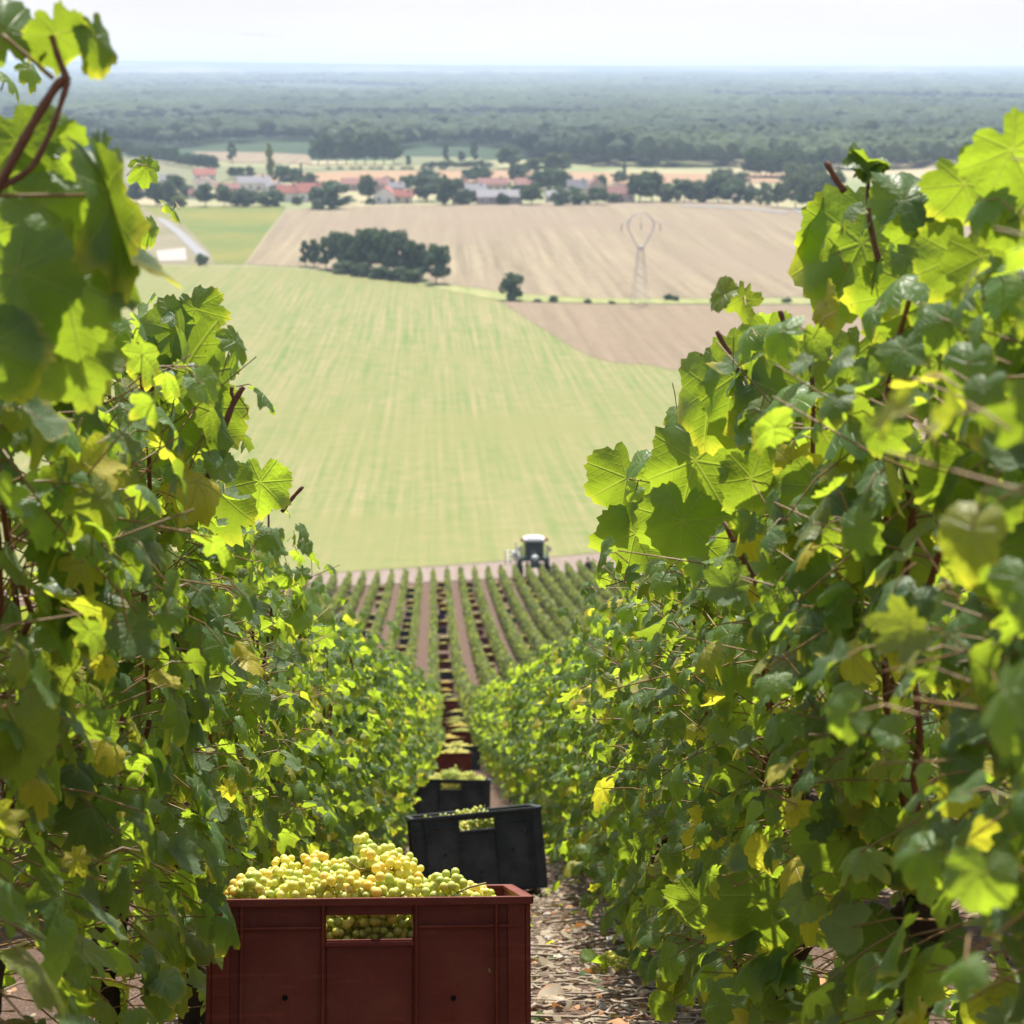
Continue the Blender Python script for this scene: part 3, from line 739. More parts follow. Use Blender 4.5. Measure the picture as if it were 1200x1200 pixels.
# ------------------------------------------------------------------ harvest crates
CW, CD, CH = .60, .40, .36
def crate_meshes():
    """local frame: x along the long side, y depth, z up; base at z=0"""
    b = Geo(); th = .006
    W, D, Hh = CW / 2 - .014, CD / 2 - .014, CH
    hw, h0, h1 = .080, Hh - .066, Hh - .022
    for s in (-1, 1):                                                   # long sides with a hand hole
        y0, y1 = (s * D - th / 2, s * D + th / 2)
        b.box(-W, -hw, y0, y1, .0, Hh); b.box(hw, W, y0, y1, .0, Hh)
        b.box(-hw, hw, y0, y1, .0, h0); b.box(-hw, hw, y0, y1, h1, Hh)
    for s in (-1, 1):
        x0, x1 = (s * W - th / 2, s * W + th / 2); dd = D - th / 2 - .0005; hs = .055
        b.box(x0, x1, -dd, -hs, .0, Hh); b.box(x0, x1, hs, dd, .0, Hh); b.box(x0, x1, -hs, hs, 0, h0); b.box(x0, x1, -hs, hs, h1, Hh)
    b.box(-W + .004, W - .004, -D + .004, D - .004, .004, .012)
    rim = Geo(); o = .016
    for s in (-1, 1):
        rim.box(-W - o, W + o, s * D - (.004 if s > 0 else o), s * D + (o if s > 0 else .004), Hh + .0006, Hh + .010)
        rim.box(s * W - (.004 if s > 0 else o), s * W + (o if s > 0 else .004), -D + .0045, D - .0045, Hh + .0006, Hh + .010)
        rim.box(-W - o, W + o, s * (D + o) - .0022, s * (D + o) + .0022, Hh - .004, Hh + .0105)
        rim.box(s * (W + o) - .0022, s * (W + o) + .0022, -D - o + .0025, D + o - .0025, Hh - .0035, Hh + .0108)
    rib = Geo(); pr = .012
    for s in (-1, 1):
        f0, f1 = sorted((s * (D + th / 2 + .0005), s * (D + th / 2 + pr)))
        for x in (-.235, -hw - .006, hw + .006, .235): rib.box(x - .003, x + .003, f0, f1, .010, Hh - .001)
        for a, c in ((-W, -.2385), (-.2315, -hw - .0095), (hw + .0095, .2315), (.2385, W)):
            rib.box(a, c, f0, f1, Hh - .046, Hh - .041); rib.box(a, c, f0, f1, .010, .015)
        rib.box(-hw - .0025, hw + .0025, f0, f1, h0 - .012, h0 - .004)
        g0, g1 = sorted((s * (W + th / 2 + .0005), s * (W + th / 2 + pr)))
        for y in (-.12, -.06, .06, .12): rib.box(g0, g1, y - .003, y + .003, .010, Hh - .001)
        for a, c in ((-D, -.1235), (-.1165, -.0635), (.0635, .1165), (.1235, D)): rib.box(g0, g1, a, c, Hh - .052, Hh - .047)
        for t in (-1, 1):                                                # corner posts
            rib.box(*sorted((s * (W + .0035), s * (W + .0125))), *sorted((t * (D - .03), t * (D + .0125))), 0.0, Hh - .0005)
            rib.box(*sorted((s * (W - .03), s * (W + .0030))), *sorted((t * (D + .0035), t * (D + .0120))), 0.0, Hh - .0010)
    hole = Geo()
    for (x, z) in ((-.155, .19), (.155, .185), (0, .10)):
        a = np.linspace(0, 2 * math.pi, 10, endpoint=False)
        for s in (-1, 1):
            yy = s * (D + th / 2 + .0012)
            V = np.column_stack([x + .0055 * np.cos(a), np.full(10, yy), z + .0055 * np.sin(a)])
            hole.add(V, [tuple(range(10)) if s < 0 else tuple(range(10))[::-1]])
    return b, rim, rib, hole
def bev(o, w=.0016):
    m = o.modifiers.new('bevel', 'BEVEL'); m.width = w; m.segments = 2; m.limit_method = 'ANGLE'; return o
CB = [g.mesh(nm, False) for g, nm in zip(crate_meshes(), ('body', 'rim', 'rib', 'drain_hole'))]
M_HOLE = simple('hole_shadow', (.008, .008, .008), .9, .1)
def crate(loc, rot, mat):
    r = empty('harvest_crate', loc, rot)
    for me, nm in zip(CB, ('body', 'rim', 'rib', 'drain_hole')):
        m = me.copy(); m.materials.clear()
        o = link(nm, m, M_HOLE if nm == 'drain_hole' else mat, r)
        if nm != 'drain_hole': bev(o)
    return r

# --- grape bunches
def bunch_mesh(seed, lo=False):
    rng = np.random.default_rng(seed); bm = bmesh.new(); bmesh.ops.create_icosphere(bm, subdivisions=1 if lo else 2, radius=1)
    V0 = np.array([v.co[:] for v in bm.verts]); F0 = np.array([[v.index for v in f.verts] for f in bm.faces]); bm.free()
    pts = []; L = .135 * rng.uniform(.85, 1.1); r0 = .0088
    tries = 0
    while len(pts) < 66 and tries < 6000:
        tries += 1
        t = rng.beta(1.2, 1.5); wd = .040 * (1 - t)**.55 * (1 + .25 * math.sin(t * 9 + seed)) + .006
        a = rng.uniform(0, 6.283); q = math.sqrt(rng.uniform(.35, 1))
        p = np.array([t * L - L / 2, wd * q * math.cos(a), wd * q * math.sin(a)])
        if all(np.linalg.norm(p - o) > .0148 for o in pts): pts.append(p)
    pts = np.array(pts); n = len(pts)
    R = r0 * rng.uniform(.82, 1.12, n)
    W = pts[:, None, :] + R[:, None, None] * V0[None] * np.array([1, 1, 1.04])
    loops = (F0.ravel()[None] + (np.arange(n) * len(V0))[:, None]).ravel()
    base = rng.uniform(.08, .50)
    lr = np.clip(base + rng.normal(0, .13, n), 0, .74)
    me = np_mesh('berries', W.reshape(-1, 3), loops, np.arange(n * len(F0)) * 3, {'lr': np.repeat(lr, len(V0))})
    g = Geo(); g.tube([(L / 2 - .02, 0, 0), (0, .004, .004), (-L / 2 - .005, 0, .006), (-L / 2 - .035, .006, .02)], [.0012, .0018, .0024, .0022], 6)
    for i in range(0, n, 3): g.tube([(pts[i][0] * .9 - .004, 0, .002), tuple(pts[i])], [.001, .0008], 3)
    return me, g.mesh('stem')
BM = [bunch_mesh(s) for s in range(900, 907)]
BML = [bunch_mesh(s, True) for s in range(920, 924)]
def bunch(M, lo=False, idx=0, label='', group=None):
    me, st = (BML if lo else BM)[idx % len(BML if lo else BM)]
    o = link('grape_bunch', me, M_BERRY); o.matrix_world = M
    s = link('stem', st, M_BSTEM, o)
    return tag(o, label, 'grapes', group)
def slope_rot(y): return math.atan(SLOPES(y))
def crate_matrix(loc, rot):
    from mathutils import Euler
    return Matrix.Translation(loc) @ Euler(rot).to_matrix().to_4x4()

def fill_crate(Mx, heights, nx, ny, name, hi=True, seed=0, lower=True):
    """bunches laid in the crate: a buried layer, then the heap. heights(u,v) = heap above the rim"""
    rng = random.Random(seed); k = 0
    colw = ['far left', 'left', 'left of middle', 'middle', 'right of middle', 'right', 'far right']
    roww = ['front', 'second line', 'third line', 'back']
    grp = f'grape bunches in the {name}'
    layers = ([(-.055, .92)] if lower else []) + [(0, 1.0)]
    for li, (dz, cov) in enumerate(layers):
        for j in range(ny):
            for i in range(nx):
                u = (i + .5) / nx * 2 - 1; v = (j + .5) / ny * 2 - 1
                x = u * (CW / 2 - .030) * cov + rng.uniform(-.010, .010); y = v * (CD / 2 - .040) * cov + rng.uniform(-.008, .008)
                z = CH - .030 + heights(u, v) + dz + rng.uniform(-.016, .014)
                if dz < 0: z = min(z, CH - .055)
                yaw = rng.choice([0, math.pi]) + rng.uniform(-1.0, 1.0)
                if abs(v) > .6: yaw = rng.choice([0, math.pi]) + rng.uniform(-.25, .25)
                if abs(u) > .75: yaw = math.pi / 2 * rng.choice([1, -1]) + rng.uniform(-.3, .3)
                R = Matrix.Rotation(yaw, 4, 'Z') @ Matrix.Rotation(rng.uniform(-.5, .5), 4, 'Y') @ Matrix.Rotation(rng.uniform(0, 6), 4, 'X')
                hx = .074 * abs(math.cos(yaw)) + .046 * abs(math.sin(yaw)); hy = .074 * abs(math.sin(yaw)) + .046 * abs(math.cos(yaw))
                x = max(hx - .276, min(.276 - hx, x)); y = max(hy - .176, min(.176 - hy, y))
                M = Mx @ Matrix.Translation((x, y, z)) @ R @ Matrix.Diagonal((1, 1, 1, 1))
                if dz < 0: lab = f'pale grape bunch in the buried lower layer of the {name}'; gr = grp + ', lower layer'
                else: lab = f'grape bunch on the heap, {colw[min(6, int(i * 7 / nx))]}, {roww[min(3, int(j * 4 / ny))]}, in the {name}'; gr = grp
                bunch(M, not hi, k + seed, lab, gr); k += 1

def g_on(u, v, z0):   # ground point under pixel near camera
    return ground(u, v, t0=1.5)
def crate_at(uc, zdepth, ydepth_adj, mat, yaw=0, roll=0):
    """crate whose front long side is centred on image column uc at camera depth zdepth"""
    d = ray(uc, 1000); 
    # find ground point along that column with that depth
    lo, hi = 500, 2200
    for _ in range(50):
        m = (lo + hi) / 2; p = at(uc, m, zdepth)
        if p[2] < H(p[0], p[1]): hi = m
        else: lo = m
    p = at(uc, (lo + hi) / 2, zdepth)
    sl = SLOPES(p[1])
    cy_ = p[1] + (CD / 2) * math.cos(math.atan(sl)); cx = p[0]
    loc = Vector((cx, cy_, float(H(cx, cy_)) + .004)); rot = (-math.atan(sl), roll, yaw)
    return loc, rot
# red crate in front
loc, rot = crate_at(425, 3.90, 0, M_RED, rad(3.2), rad(1.5))
rc = crate(loc, rot, M_RED)
tag(rc, 'dark red plastic crate heaped with grapes, largest and nearest on the path', 'crate')
def hred(u, v):
    return .024 + .035 * math.exp(-((u + .15) / .55)**2) + .058 * math.exp(-((u - .28) / .16)**2 - ((v - .2) / .6)**2) - .035 * max(0, u - .55) / .45 - .012 * max(0, -u - .6)
fill_crate(crate_matrix(loc, rot), hred, 6, 4, 'red crate', True, 3)
# black crate behind it, slightly tilted
loc, rot = crate_at(563, 9.7, 0, M_BLACK, rad(5), rad(-3.2))
bc = crate(loc + Vector((0, 0, .012)), rot, M_BLACK)
tag(bc, 'charcoal black crate tilted a little on the path, just behind the red crate', 'crate')
fill_crate(crate_matrix(loc, rot), lambda u, v: -.03 + .045 * math.exp(-(u / .45)**2), 5, 3, 'tilted black crate', False, 11)
loc, rot = crate_at(528, 16.1, 0, M_BLACK, rad(-2), rad(1))
bc2 = crate(loc, rot, M_BLACK)
tag(bc2, 'charcoal black crate with a tall heap, second black one along the path', 'crate')
fill_crate(crate_matrix(loc, rot), lambda u, v: .01 + .055 * math.exp(-((u - .05) / .5)**2), 5, 3, 'second black crate', False, 17)

# crates further down: small in the picture
def small_crate_mesh():
    g = Geo(); W, D, Hh, th = CW / 2, CD / 2, CH, .012
    for s in (-1, 1):
        g.box(-W, W, *sorted((s * D, s * (D - th))), 0, Hh); g.box(*sorted((s * W, s * (W - th))), -D + th + .001, D - th - .001, 0, Hh)
        g.box(-W - .015, W + .015, *sorted((s * (D + .002), s * (D + .016))), Hh - .02, Hh + .004)
        g.box(*sorted((s * (W + .002), s * (W + .016))), -D - .0015, D + .0015, Hh - .021, Hh + .003)
        for x in (-.2, 0, .2): g.box(x - .01, x + .01, *sorted((s * (D + .002), s * (D + .012))), .02, Hh - .022)
    g.box(-W + th, W - th, -D + th, D - th, .01, .03)
    return g.mesh('harvest_crate', False)
SCM = {}
for nm, mt in (('dark red', M_RED), ('black', M_BLACK), ('grey', M_GREYP)):
    me = small_crate_mesh(); me.materials.append(mt); SCM[nm] = me
def heap_mesh(seed):
    rng = np.random.default_rng(seed); bm = bmesh.new(); bmesh.ops.create_icosphere(bm, subdivisions=1, radius=1)
    V0 = np.array([v.co[:] for v in bm.verts]); F0 = np.array([[v.index for v in f.verts] for f in bm.faces]); bm.free()
    n = 330; x = rng.uniform(-.27, .27, n); y = rng.uniform(-.175, .175, n)
    pk = rng.uniform(-.1, .1); z = CH - .03 + .085 * np.exp(-((x - pk) / .17)**2 - (y / .13)**2) + rng.uniform(-.012, .012, n) + .015 * np.sin(x * 40) * np.cos(y * 40)
    W = np.column_stack([x, y, z])[:, None, :] + .0155 * V0[None]
    loops = (F0.ravel()[None] + (np.arange(n) * len(V0))[:, None]).ravel()
    me = np_mesh('grape_heap', W.reshape(-1, 3), loops, np.arange(n * len(F0)) * 3, {'lr': np.repeat(np.clip(rng.normal(.42, .15, n), 0, 1), len(V0))})
    me.materials.append(M_BERRY); return me
HM = [heap_mesh(s) for s in range(4)]
def small_crate(x, y, yaw, col, label, heap=True):
    z = float(H(x, y)); rot = (-slope_rot(y), 0, yaw)
    o = bpy.data.objects.new('harvest_crate', SCM[col]); COL.objects.link(o); o.location = (x, y, z + .005); o.rotation_euler = rot
    tag(o, f'small {col} crate, {label}', 'crate', 'crates set out along the vine lanes')
    if heap:
        h = bpy.data.objects.new('grape_heap', HM[int(x * 37 + y * 11) % 4]); COL.objects.link(h); h.location = o.location; h.rotation_euler = rot
        tag(h, f'grape heap in {col} crate, ' + label.replace('close ', ''), 'grapes', 'grape heaps in the lane crates')
rr = random.Random(5)
for (u, z, col, lab) in ((525, 27.5, 'dark red', 'close behind the second black crate on the path'), (506, 33, 'dark red', 'at the left path edge behind the black crates'),
                         (539, 32, 'black', 'at the right path edge behind the black crates'), (526, 38.5, 'dark red', 'alone mid path, next beyond the edge pair')):
    l, _ = crate_at(u, z, 0, None); small_crate(l[0], l[1], rr.uniform(-.1, .1), col, lab)
lanes = {0: (43, 'the crate path'), 2: (66, 'the second lane right of path'), 4: (88, 'the fourth lane right of path'), 6: (112, 'the sixth lane right of path'), 8: (135, 'the eighth lane right of path'),
         -2: (72, 'the second lane left of path'), -4: (98, 'the fourth lane left of path'), -6: (130, 'the sixth lane left of path')}
for k, (ys, nm) in lanes.items():
    y = ys; i = 0
    while True:
        xc = float(lane(y)) + 1.1 * k
        if y > row_end(xc) - 4: break
        col = 'black' if rr.random() < (.22 if k in (0, 2) else .4) else 'dark red'
        if k == 0 and i == 8: col = 'grey'
        small_crate(xc + rr.uniform(-.13, .13), y, rr.uniform(-.15, .15), col, f'{ordw(i)} down {nm}', rr.random() < .85)
        y += rr.uniform(4.0, 7.5) * (1 if k in (0, 2, -2) else 1.25) * (1.0 if y > 70 else .75); i += 1

# ------------------------------------------------------------------ litter on the path
def litter():
    rng = np.random.default_rng(77)
    M_DRY = leaf_material('dry_leaf', (.34, .27, .18), (.38, .31, .22), (.30, .20, .10), (.46, .19, .05), .2, False, .7)
    geo = Geo(); n = 11000
    y = 2.2 + rng.beta(1, 1.6, n) * 17; x = lane(y) + np.where(rng.random(n) < .6, rng.uniform(-.75, .75, n), rng.uniform(-2.4, 2.4, n))
    P = np.column_stack([x, y, H(x, y) + rng.uniform(.004, .022, n)])
    sl = np.array([SLOPES(v) for v in y])
    nor = np.column_stack([rng.normal(0, .45, n), sl + rng.normal(0, .45, n), np.ones(n)])
    tip = rng.normal(0, 1, (n, 3))
    sz = rng.uniform(.006, .022, n); b = rng.random(n) < .05; sz[b] = rng.uniform(.03, .05, b.sum())
    lr = rng.random(n); lr = np.where(rng.random(n) < .12, .95, lr * .8)
    place_leaves(geo, T_LOW, P, nor, tip, sz, lr, rng)
    tag(link('leaf_litter', geo.mesh('leaf_litter'), M_DRY), 'dry brown leaf scraps covering the path soil', 'leaf litter', kind='stuff')
    geo = Geo(); n = 420
    y = 2.6 + rng.beta(1, 1.5, n) * 16; x = lane(y) + rng.uniform(-.7, .7, n)
    P = np.column_stack([x, y, H(x, y) + rng.uniform(.006, .02, n)])
    nor = np.column_stack([rng.normal(0, .4, n), .33 + rng.normal(0, .4, n), np.ones(n)]); sz = rng.uniform(.010, .028, n)
    place_leaves(geo, T_MID, P, nor, rng.normal(0, 1, (n, 3)), sz, np.where(rng.random(n) < .3, .95, rng.random(n) * .8), rng)
    tag(link('fresh_leaf_litter', geo.mesh('fresh_leaf_litter'), M_LEAF), 'green and yellow leaf scraps scattered on the path soil', 'leaf litter', kind='stuff')
    geo = Geo(); n = 1500
    for i in range(n):
        yy = 2.6 + rng.beta(1, 1.6) * 14; xx = float(lane(yy)) + rng.uniform(-.7, .7); L = rng.uniform(.02, .10); a = rng.uniform(0, 3.14)
        k = 3; t = np.linspace(-1, 1, k)
        px = xx + t * L * math.cos(a) + rng.normal(0, .004, k); py = yy + t * L * math.sin(a) + rng.normal(0, .004, k)
        geo.tube(np.column_stack([px, py, H(px, py) + rng.uniform(.004, .016) + rng.uniform(0, .01, k)]), rng.uniform(.0012, .0036), 4)
    tag(link('twig_litter', geo.mesh('twig_litter'), simple('dry_twig', (.33, .27, .21), .9, .1, .5, 12)), 'small grey twigs and cane prunings strewn over the path', 'twig litter', kind='stuff')
    # chalk crumbs
    bm = bmesh.new(); bmesh.ops.create_icosphere(bm, subdivisions=1, radius=1); V0 = np.array([v.co[:] for v in bm.verts]); F0 = np.array([[v.index for v in f.verts] for f in bm.faces]); bm.free()
    n = 1500; y = 2.6 + rng.beta(1, 1.6, n) * 15; x = lane(y) + rng.uniform(-.75, .75, n); s = rng.gamma(2, .0026, n) + .002
    W = np.column_stack([x, y, H(x, y) + s * .3])[:, None, :] + (s[:, None, None] * V0[None] * rng.uniform(.6, 1.2, (n, 1, 3))) * (1 + rng.normal(0, .13, (n, len(V0), 1)))
    me = np_mesh('gravel', W.reshape(-1, 3), (F0.ravel()[None] + (np.arange(n) * len(V0))[:, None]).ravel(), np.arange(n * len(F0)) * 3, None, False)
    tag(link('gravel', me, simple('chalk_crumb', (.42, .38, .33), .95, .1, .5, 3)), 'pale chalk crumbs and clods on the path', 'gravel', kind='stuff')
    M_DC = simple('dry_cane', (.32, .25, .19), .9, .1, .4, 30, bump=.4)
    for i, (px, lab) in enumerate((([(618, 1128), (680, 1112), (735, 1098), (800, 1090)], 'long dry grey cane lying across the path right of the red crate'),
                                   ([(740, 1168), (770, 1158), (830, 1148)], 'short dry cane lying beside the dropped grape bunch'),
                                   ([(618, 1190), (650, 1180), (700, 1172), (745, 1166)], 'dry cane on the path nearest the red crate bottom corner'),
                                   ([(640, 1086), (700, 1078), (770, 1085)], 'thin dry cane lying behind the longest one'),
                                   ([(680, 1200), (720, 1186), (760, 1192)], 'bent dry cane at the lower edge of the path'))):
        P = np.array([ground(u, v, .014, 1.5) for u, v in px])
        g = Geo(); tt = np.linspace(0, len(P) - 1, 12); Q = np.column_stack([np.interp(tt, np.arange(len(P)), P[:, d]) for d in range(3)]); Q[:, 2] += rng.normal(0, .003, 12)
        g.tube(Q, np.linspace(.006, .0035, 12) * (1 + .2 * rng.normal(0, 1, 12).clip(-1, 1)), 6)
        tag(link('dry_cane', g.mesh('dry_cane'), M_DC), lab, 'dry cane', 'dry canes on the path')
    p = ground(723, 1140, .03, 1.5)
    bunch(Matrix.Translation(p) @ Matrix.Rotation(.5, 4, 'Z') @ Matrix.Rotation(.25, 4, 'Y') @ Matrix.Scale(.72, 4), False, 4, 'small green grape bunch dropped on the path soil, with a leaf beside it', None)
    g = Geo(); q = ground(700, 1140, .03, 1.5)
    V, L, S, UV = T_HI[4]; W = V * .065; W = W @ np.array(Matrix.Rotation(2.2, 3, 'Z') @ Matrix.Rotation(.5, 3, 'X')).T + q
    g.add_raw(W, L, S, {'lr': np.full(len(V), .1), 'luv': UV})
    tag(link('fallen_leaf', g.mesh('fallen_leaf'), M_LEAF), 'large dark green fallen vine leaf beside the dropped bunch', 'leaf')
litter()

# ------------------------------------------------------------------ trees
def crown_mat(name, a, b):
    m, t, out = newmat(name); n = N(t)
    lr = n.attr('lr'); oi = t.nodes.new('ShaderNodeObjectInfo').outputs['Random']
    c = n.mix(n.m('MULTIPLY', n.m('ADD', lr, oi), .5), a, b)
    bs = n.bsdf(c, .75, .2); tr = n('ShaderNodeBsdfTranslucent', {0: n.mix(.5, c, (.14, .2, .03))})
    mx = n('ShaderNodeMixShader', {0: .25, 1: bs.outputs[0], 2: tr.outputs[0]})
    t.links.new(mx.outputs[0], out.inputs[0]); return m
M_CR = {'dark': crown_mat('dark_crown', (.042, .085, .046), (.10, .16, .07)), 'green': crown_mat('green_crown', (.035, .075, .026), (.075, .125, .040)),
        'pale': crown_mat('pale_crown', (.085, .13, .06), (.15, .19, .09)), 'yellow': crown_mat('yellow_crown', (.16, .21, .05), (.26, .29, .07))}
M_WOODB = simple('tree_bark', (.09, .07, .055), .9, .1, .3, 2)
def crown_mesh(seed, kind):
    """unit tree: height 1, crown radius ~.5"""
    rng = np.random.default_rng(seed); C = []; 
    nb = {'round': 26, 'tall': 22, 'bush': 22, 'cone': 20}[kind]
    for i in range(nb):
        a = rng.uniform(0, 6.283); q = math.sqrt(rng.random())
        if kind == 'round': z = rng.uniform(.28, .90); rmax = .40 * math.sqrt(max(0, 1 - ((z - .55) / .42)**2)); s = .15
        elif kind == 'tall': z = rng.uniform(.15, .94); rmax = .24 * math.sqrt(max(0.02, 1 - ((z - .5) / .5)**2)); s = .10
        elif kind == 'bush': z = rng.uniform(.08, .80); rmax = .42 * math.sqrt(max(0.02, 1 - ((z - .25) / .66)**2)); s = .17
        else: z = rng.uniform(.08, .96); rmax = .30 * (1 - z) + .01; s = .09 * (1.15 - z)
        C.append((q * rmax * math.cos(a), q * rmax * math.sin(a), z, s * rng.uniform(.75, 1.25)))
    g = Geo(); n = 70
    for (x, y, z, s) in C:
        d = rng.normal(0, 1, (n, 3)); d /= np.linalg.norm(d, axis=1)[:, None]
        P = np.array([x, y, z]) + d * s * rng.uniform(.65, 1.05, (n, 1)) * [1, 1, .85]
        nor = d + rng.normal(0, .45, (n, 3)); sz = rng.uniform(.034, .062, n)
        place_leaves(g, [T_LOW[0], T_LOW[1]], P, nor, rng.normal(0, 1, (n, 3)), sz, np.full(n, rng.random() * .6) + rng.random(n) * .4, rng)
    return g.mesh('crown')
def trunk_mesh(kind):
    g = Geo(); top = .55 if kind in ('round', 'tall', 'cone') else .3
    g.tube([(0, 0, -.03), (0.005, 0, .12), (.0, .01, .3), (.01, .0, top)], [.026, .020, .017, .008], 6)
    for i in range(5):
        a = i * 1.3; g.tube([(0, 0, .2 + .04 * i), (.1 * math.cos(a), .1 * math.sin(a), .34 + .05 * i), (.22 * math.cos(a), .22 * math.sin(a), .42 + .05 * i)], [.010, .006, .003], 4)
    return g.mesh('trunk')
TRM = {}
for kd in ('round', 'tall', 'bush', 'cone'):
    tm = trunk_mesh(kd); tm.materials.append(M_WOODB)
    for sh, mt in M_CR.items():
        for v in range(2 if kd in ('round', 'bush') else 1):
            me = crown_mesh(hash((kd, v)) % 1000 if False else {'round': 11, 'tall': 23, 'bush': 37, 'cone': 41}[kd] + v * 5, kd) if (kd, 'dark', v) not in TRM else TRM[(kd, 'dark', v)][0].copy()
            me.materials.clear(); me.materials.append(mt); TRM[(kd, sh, v)] = (me, tm)
def tree(u, v, hpx, wpx, kd, sh, label, group, var=0, name=None):
    p = ground(u, v); z = float(np.dot(p, _Fw)); h = hpx * z / F_PX * 1.06; wd = wpx * z / F_PX * 1.15
    if (kd, sh, var) not in TRM: var = 0
    me, tm = TRM[(kd, sh, var)]
    nm = name or {'round': 'broadleaf_tree', 'tall': 'slender_tree', 'bush': 'bush', 'cone': 'conifer_tree'}[kd]
    r = empty(nm, p, (0, 0, (u * 13 % 62) / 10)); base = {'round': 1.0, 'tall': .66, 'bush': 1.05, 'cone': .62}[kd]
    r.scale = (wd / base, wd / base, h / .98)
    o = bpy.data.objects.new('crown', me); COL.objects.link(o); o.parent = r
    o = bpy.data.objects.new('trunk', tm); COL.objects.link(o); o.parent = r
    tag(r, label, 'bush' if kd == 'bush' else 'tree', group)
# copse in the stubble field
cop = [(358, 312, 24, 14, 'tall'), (368, 313, 26, 16, 'tall'), (382, 315, 30, 20, 'tall'), (397, 317, 36, 30, 'round'), (414, 319, 38, 34, 'round'), (432, 321, 42, 36, 'round'), (449, 323, 46, 38, 'round'),
       (466, 325, 44, 36, 'round'), (482, 327, 38, 30, 'round'), (495, 328, 34, 26, 'tall')]
for i, (u, v, h, wd, kd) in enumerate(cop): tree(u, v, h * 1.15, wd, kd, 'dark', f'dark tree of the copse in the stubble field, {ordw(i)} from its left end', 'copse trees', i % 2)
tree(511, 333, 42, 36, 'round', 'dark', 'round headed tree standing free at the right end of the copse', None, 1)
for i, (u, v) in enumerate(((405, 321), (425, 324), (447, 327), (468, 329), (485, 331))): tree(u, v, 17, 30, 'bush', 'dark', f'low dark bush at the foot of the copse, {ordw(i)} from the left', 'copse undergrowth bushes', i % 2)
tree(601, 352, 34, 29, 'bush', 'dark', 'single dark bush on the grass verge right of the copse', None, 0)
for i, (u, v, h, wd) in enumerate(((649, 354, 8, 13), (689, 356, 6, 10), (717, 357, 5, 9), (783, 352, 8, 11), (792, 353, 7, 10), (835, 355, 6, 8), (848, 355, 6, 9), (922, 355, 6, 12), (630, 354, 4, 12))):
    tree(u, v, h, wd, 'bush', 'dark', ('tiny low bush on the verge next to the single dark bush' if i == 8 else f'small bush on the verge between stubble fields, {ordw(i)} rightwards from the single bush'), 'verge bushes', i % 2)
tree(123, 309, 14, 36, 'bush', 'dark', 'wide dark bush at the dry grass edge, left beside the vine leaves', None, 0)
tree(237, 311, 14, 15, 'bush', 'dark', 'round dark bush where the pale lane meets the green field', None, 1)
# village trees and the groves round it
vt = [(112, 238, 34, 22, 'cone', 'dark'), (124, 238, 36, 20, 'cone', 'dark'), (140, 238, 30, 20, 'cone', 'dark'), (160, 240, 26, 26, 'round', 'dark'), (183, 241, 26, 24, 'round', 'dark'), (196, 241, 30, 30, 'bush', 'dark'),
      (174, 226, 22, 28, 'round', 'green'), (210, 242, 14, 22, 'bush', 'yellow'), (206, 228, 22, 26, 'round', 'green'), (241, 242, 26, 26, 'round', 'dark'), (263, 242, 22, 22, 'round', 'dark'), (286, 242, 22, 30, 'bush', 'dark'),
      (292, 212, 16, 14, 'tall', 'dark'), (278, 210, 14, 22, 'round', 'green'), (316, 242, 20, 36, 'bush', 'dark'), (348, 240, 10, 14, 'bush', 'green'), (386, 245, 34, 46, 'bush', 'dark'), (316, 216, 44, 11, 'tall', 'yellow'),
      (330, 218, 22, 22, 'round', 'dark'), (343, 218, 20, 20, 'round', 'dark'), (353, 220, 28, 8, 'cone', 'dark'), (365, 218, 14, 18, 'round', 'dark'), (432, 236, 28, 24, 'round', 'green'), (473, 224, 16, 16, 'round', 'dark'),
      (500, 236, 30, 40, 'round', 'dark'), (503, 214, 14, 26, 'round', 'dark'), (522, 240, 34, 22, 'cone', 'dark'), (531, 240, 30, 30, 'round', 'dark'), (548, 215, 16, 18, 'round', 'dark'), (562, 214, 18, 26, 'round', 'green'),
      (548, 239, 18, 22, 'bush', 'dark'), (590, 240, 14, 16, 'bush', 'green'), (607, 218, 24, 24, 'round', 'dark'), (623, 240, 22, 30, 'round', 'green'), (630, 224, 22, 28, 'round', 'dark'), (645, 224, 24, 22, 'round', 'dark'),
      (658, 241, 20, 24, 'bush', 'dark'), (660, 226, 24, 22, 'round', 'dark'), (598, 198, 26, 28, 'round', 'dark'), (680, 240, 14, 26, 'bush', 'green'), (700, 240, 20, 24, 'round', 'green'), (655, 204, 24, 34, 'round', 'green'), (627, 204, 18, 26, 'round', 'green'),
      (750, 237, 30, 34, 'round', 'green'), (764, 236, 34, 30, 'round', 'green'), (732, 212, 24, 8, 'cone', 'dark'), (725, 216, 14, 20, 'round', 'dark'), (785, 237, 22, 30, 'bush', 'green'), (802, 237, 26, 34, 'round', 'dark'), (820, 237, 26, 36, 'bush', 'dark'),
      (842, 237, 30, 36, 'round', 'dark'), (860, 238, 28, 34, 'bush', 'dark'), (848, 216, 18, 24, 'round', 'pale'), (870, 218, 16, 20, 'round', 'pale'), (880, 238, 22, 22, 'bush', 'dark'), (897, 240, 28, 20, 'bush', 'pale'), (911, 243, 26, 20, 'round', 'dark'),
      (925, 222, 30, 24, 'round', 'pale'), (944, 224, 30, 28, 'round', 'pale'), (932, 244, 36, 26, 'round', 'pale'), (948, 246, 34, 30, 'round', 'green'), (966, 246, 40, 26, 'round', 'pale'), (980, 246, 44, 30, 'round', 'green'), (961, 224, 32, 22, 'round', 'dark'),
      (835, 234, 34, 9, 'cone', 'dark'), (720, 238, 12, 18, 'bush', 'green'), (455, 218, 12, 16, 'bush', 'dark')]
_r = random.Random(8)
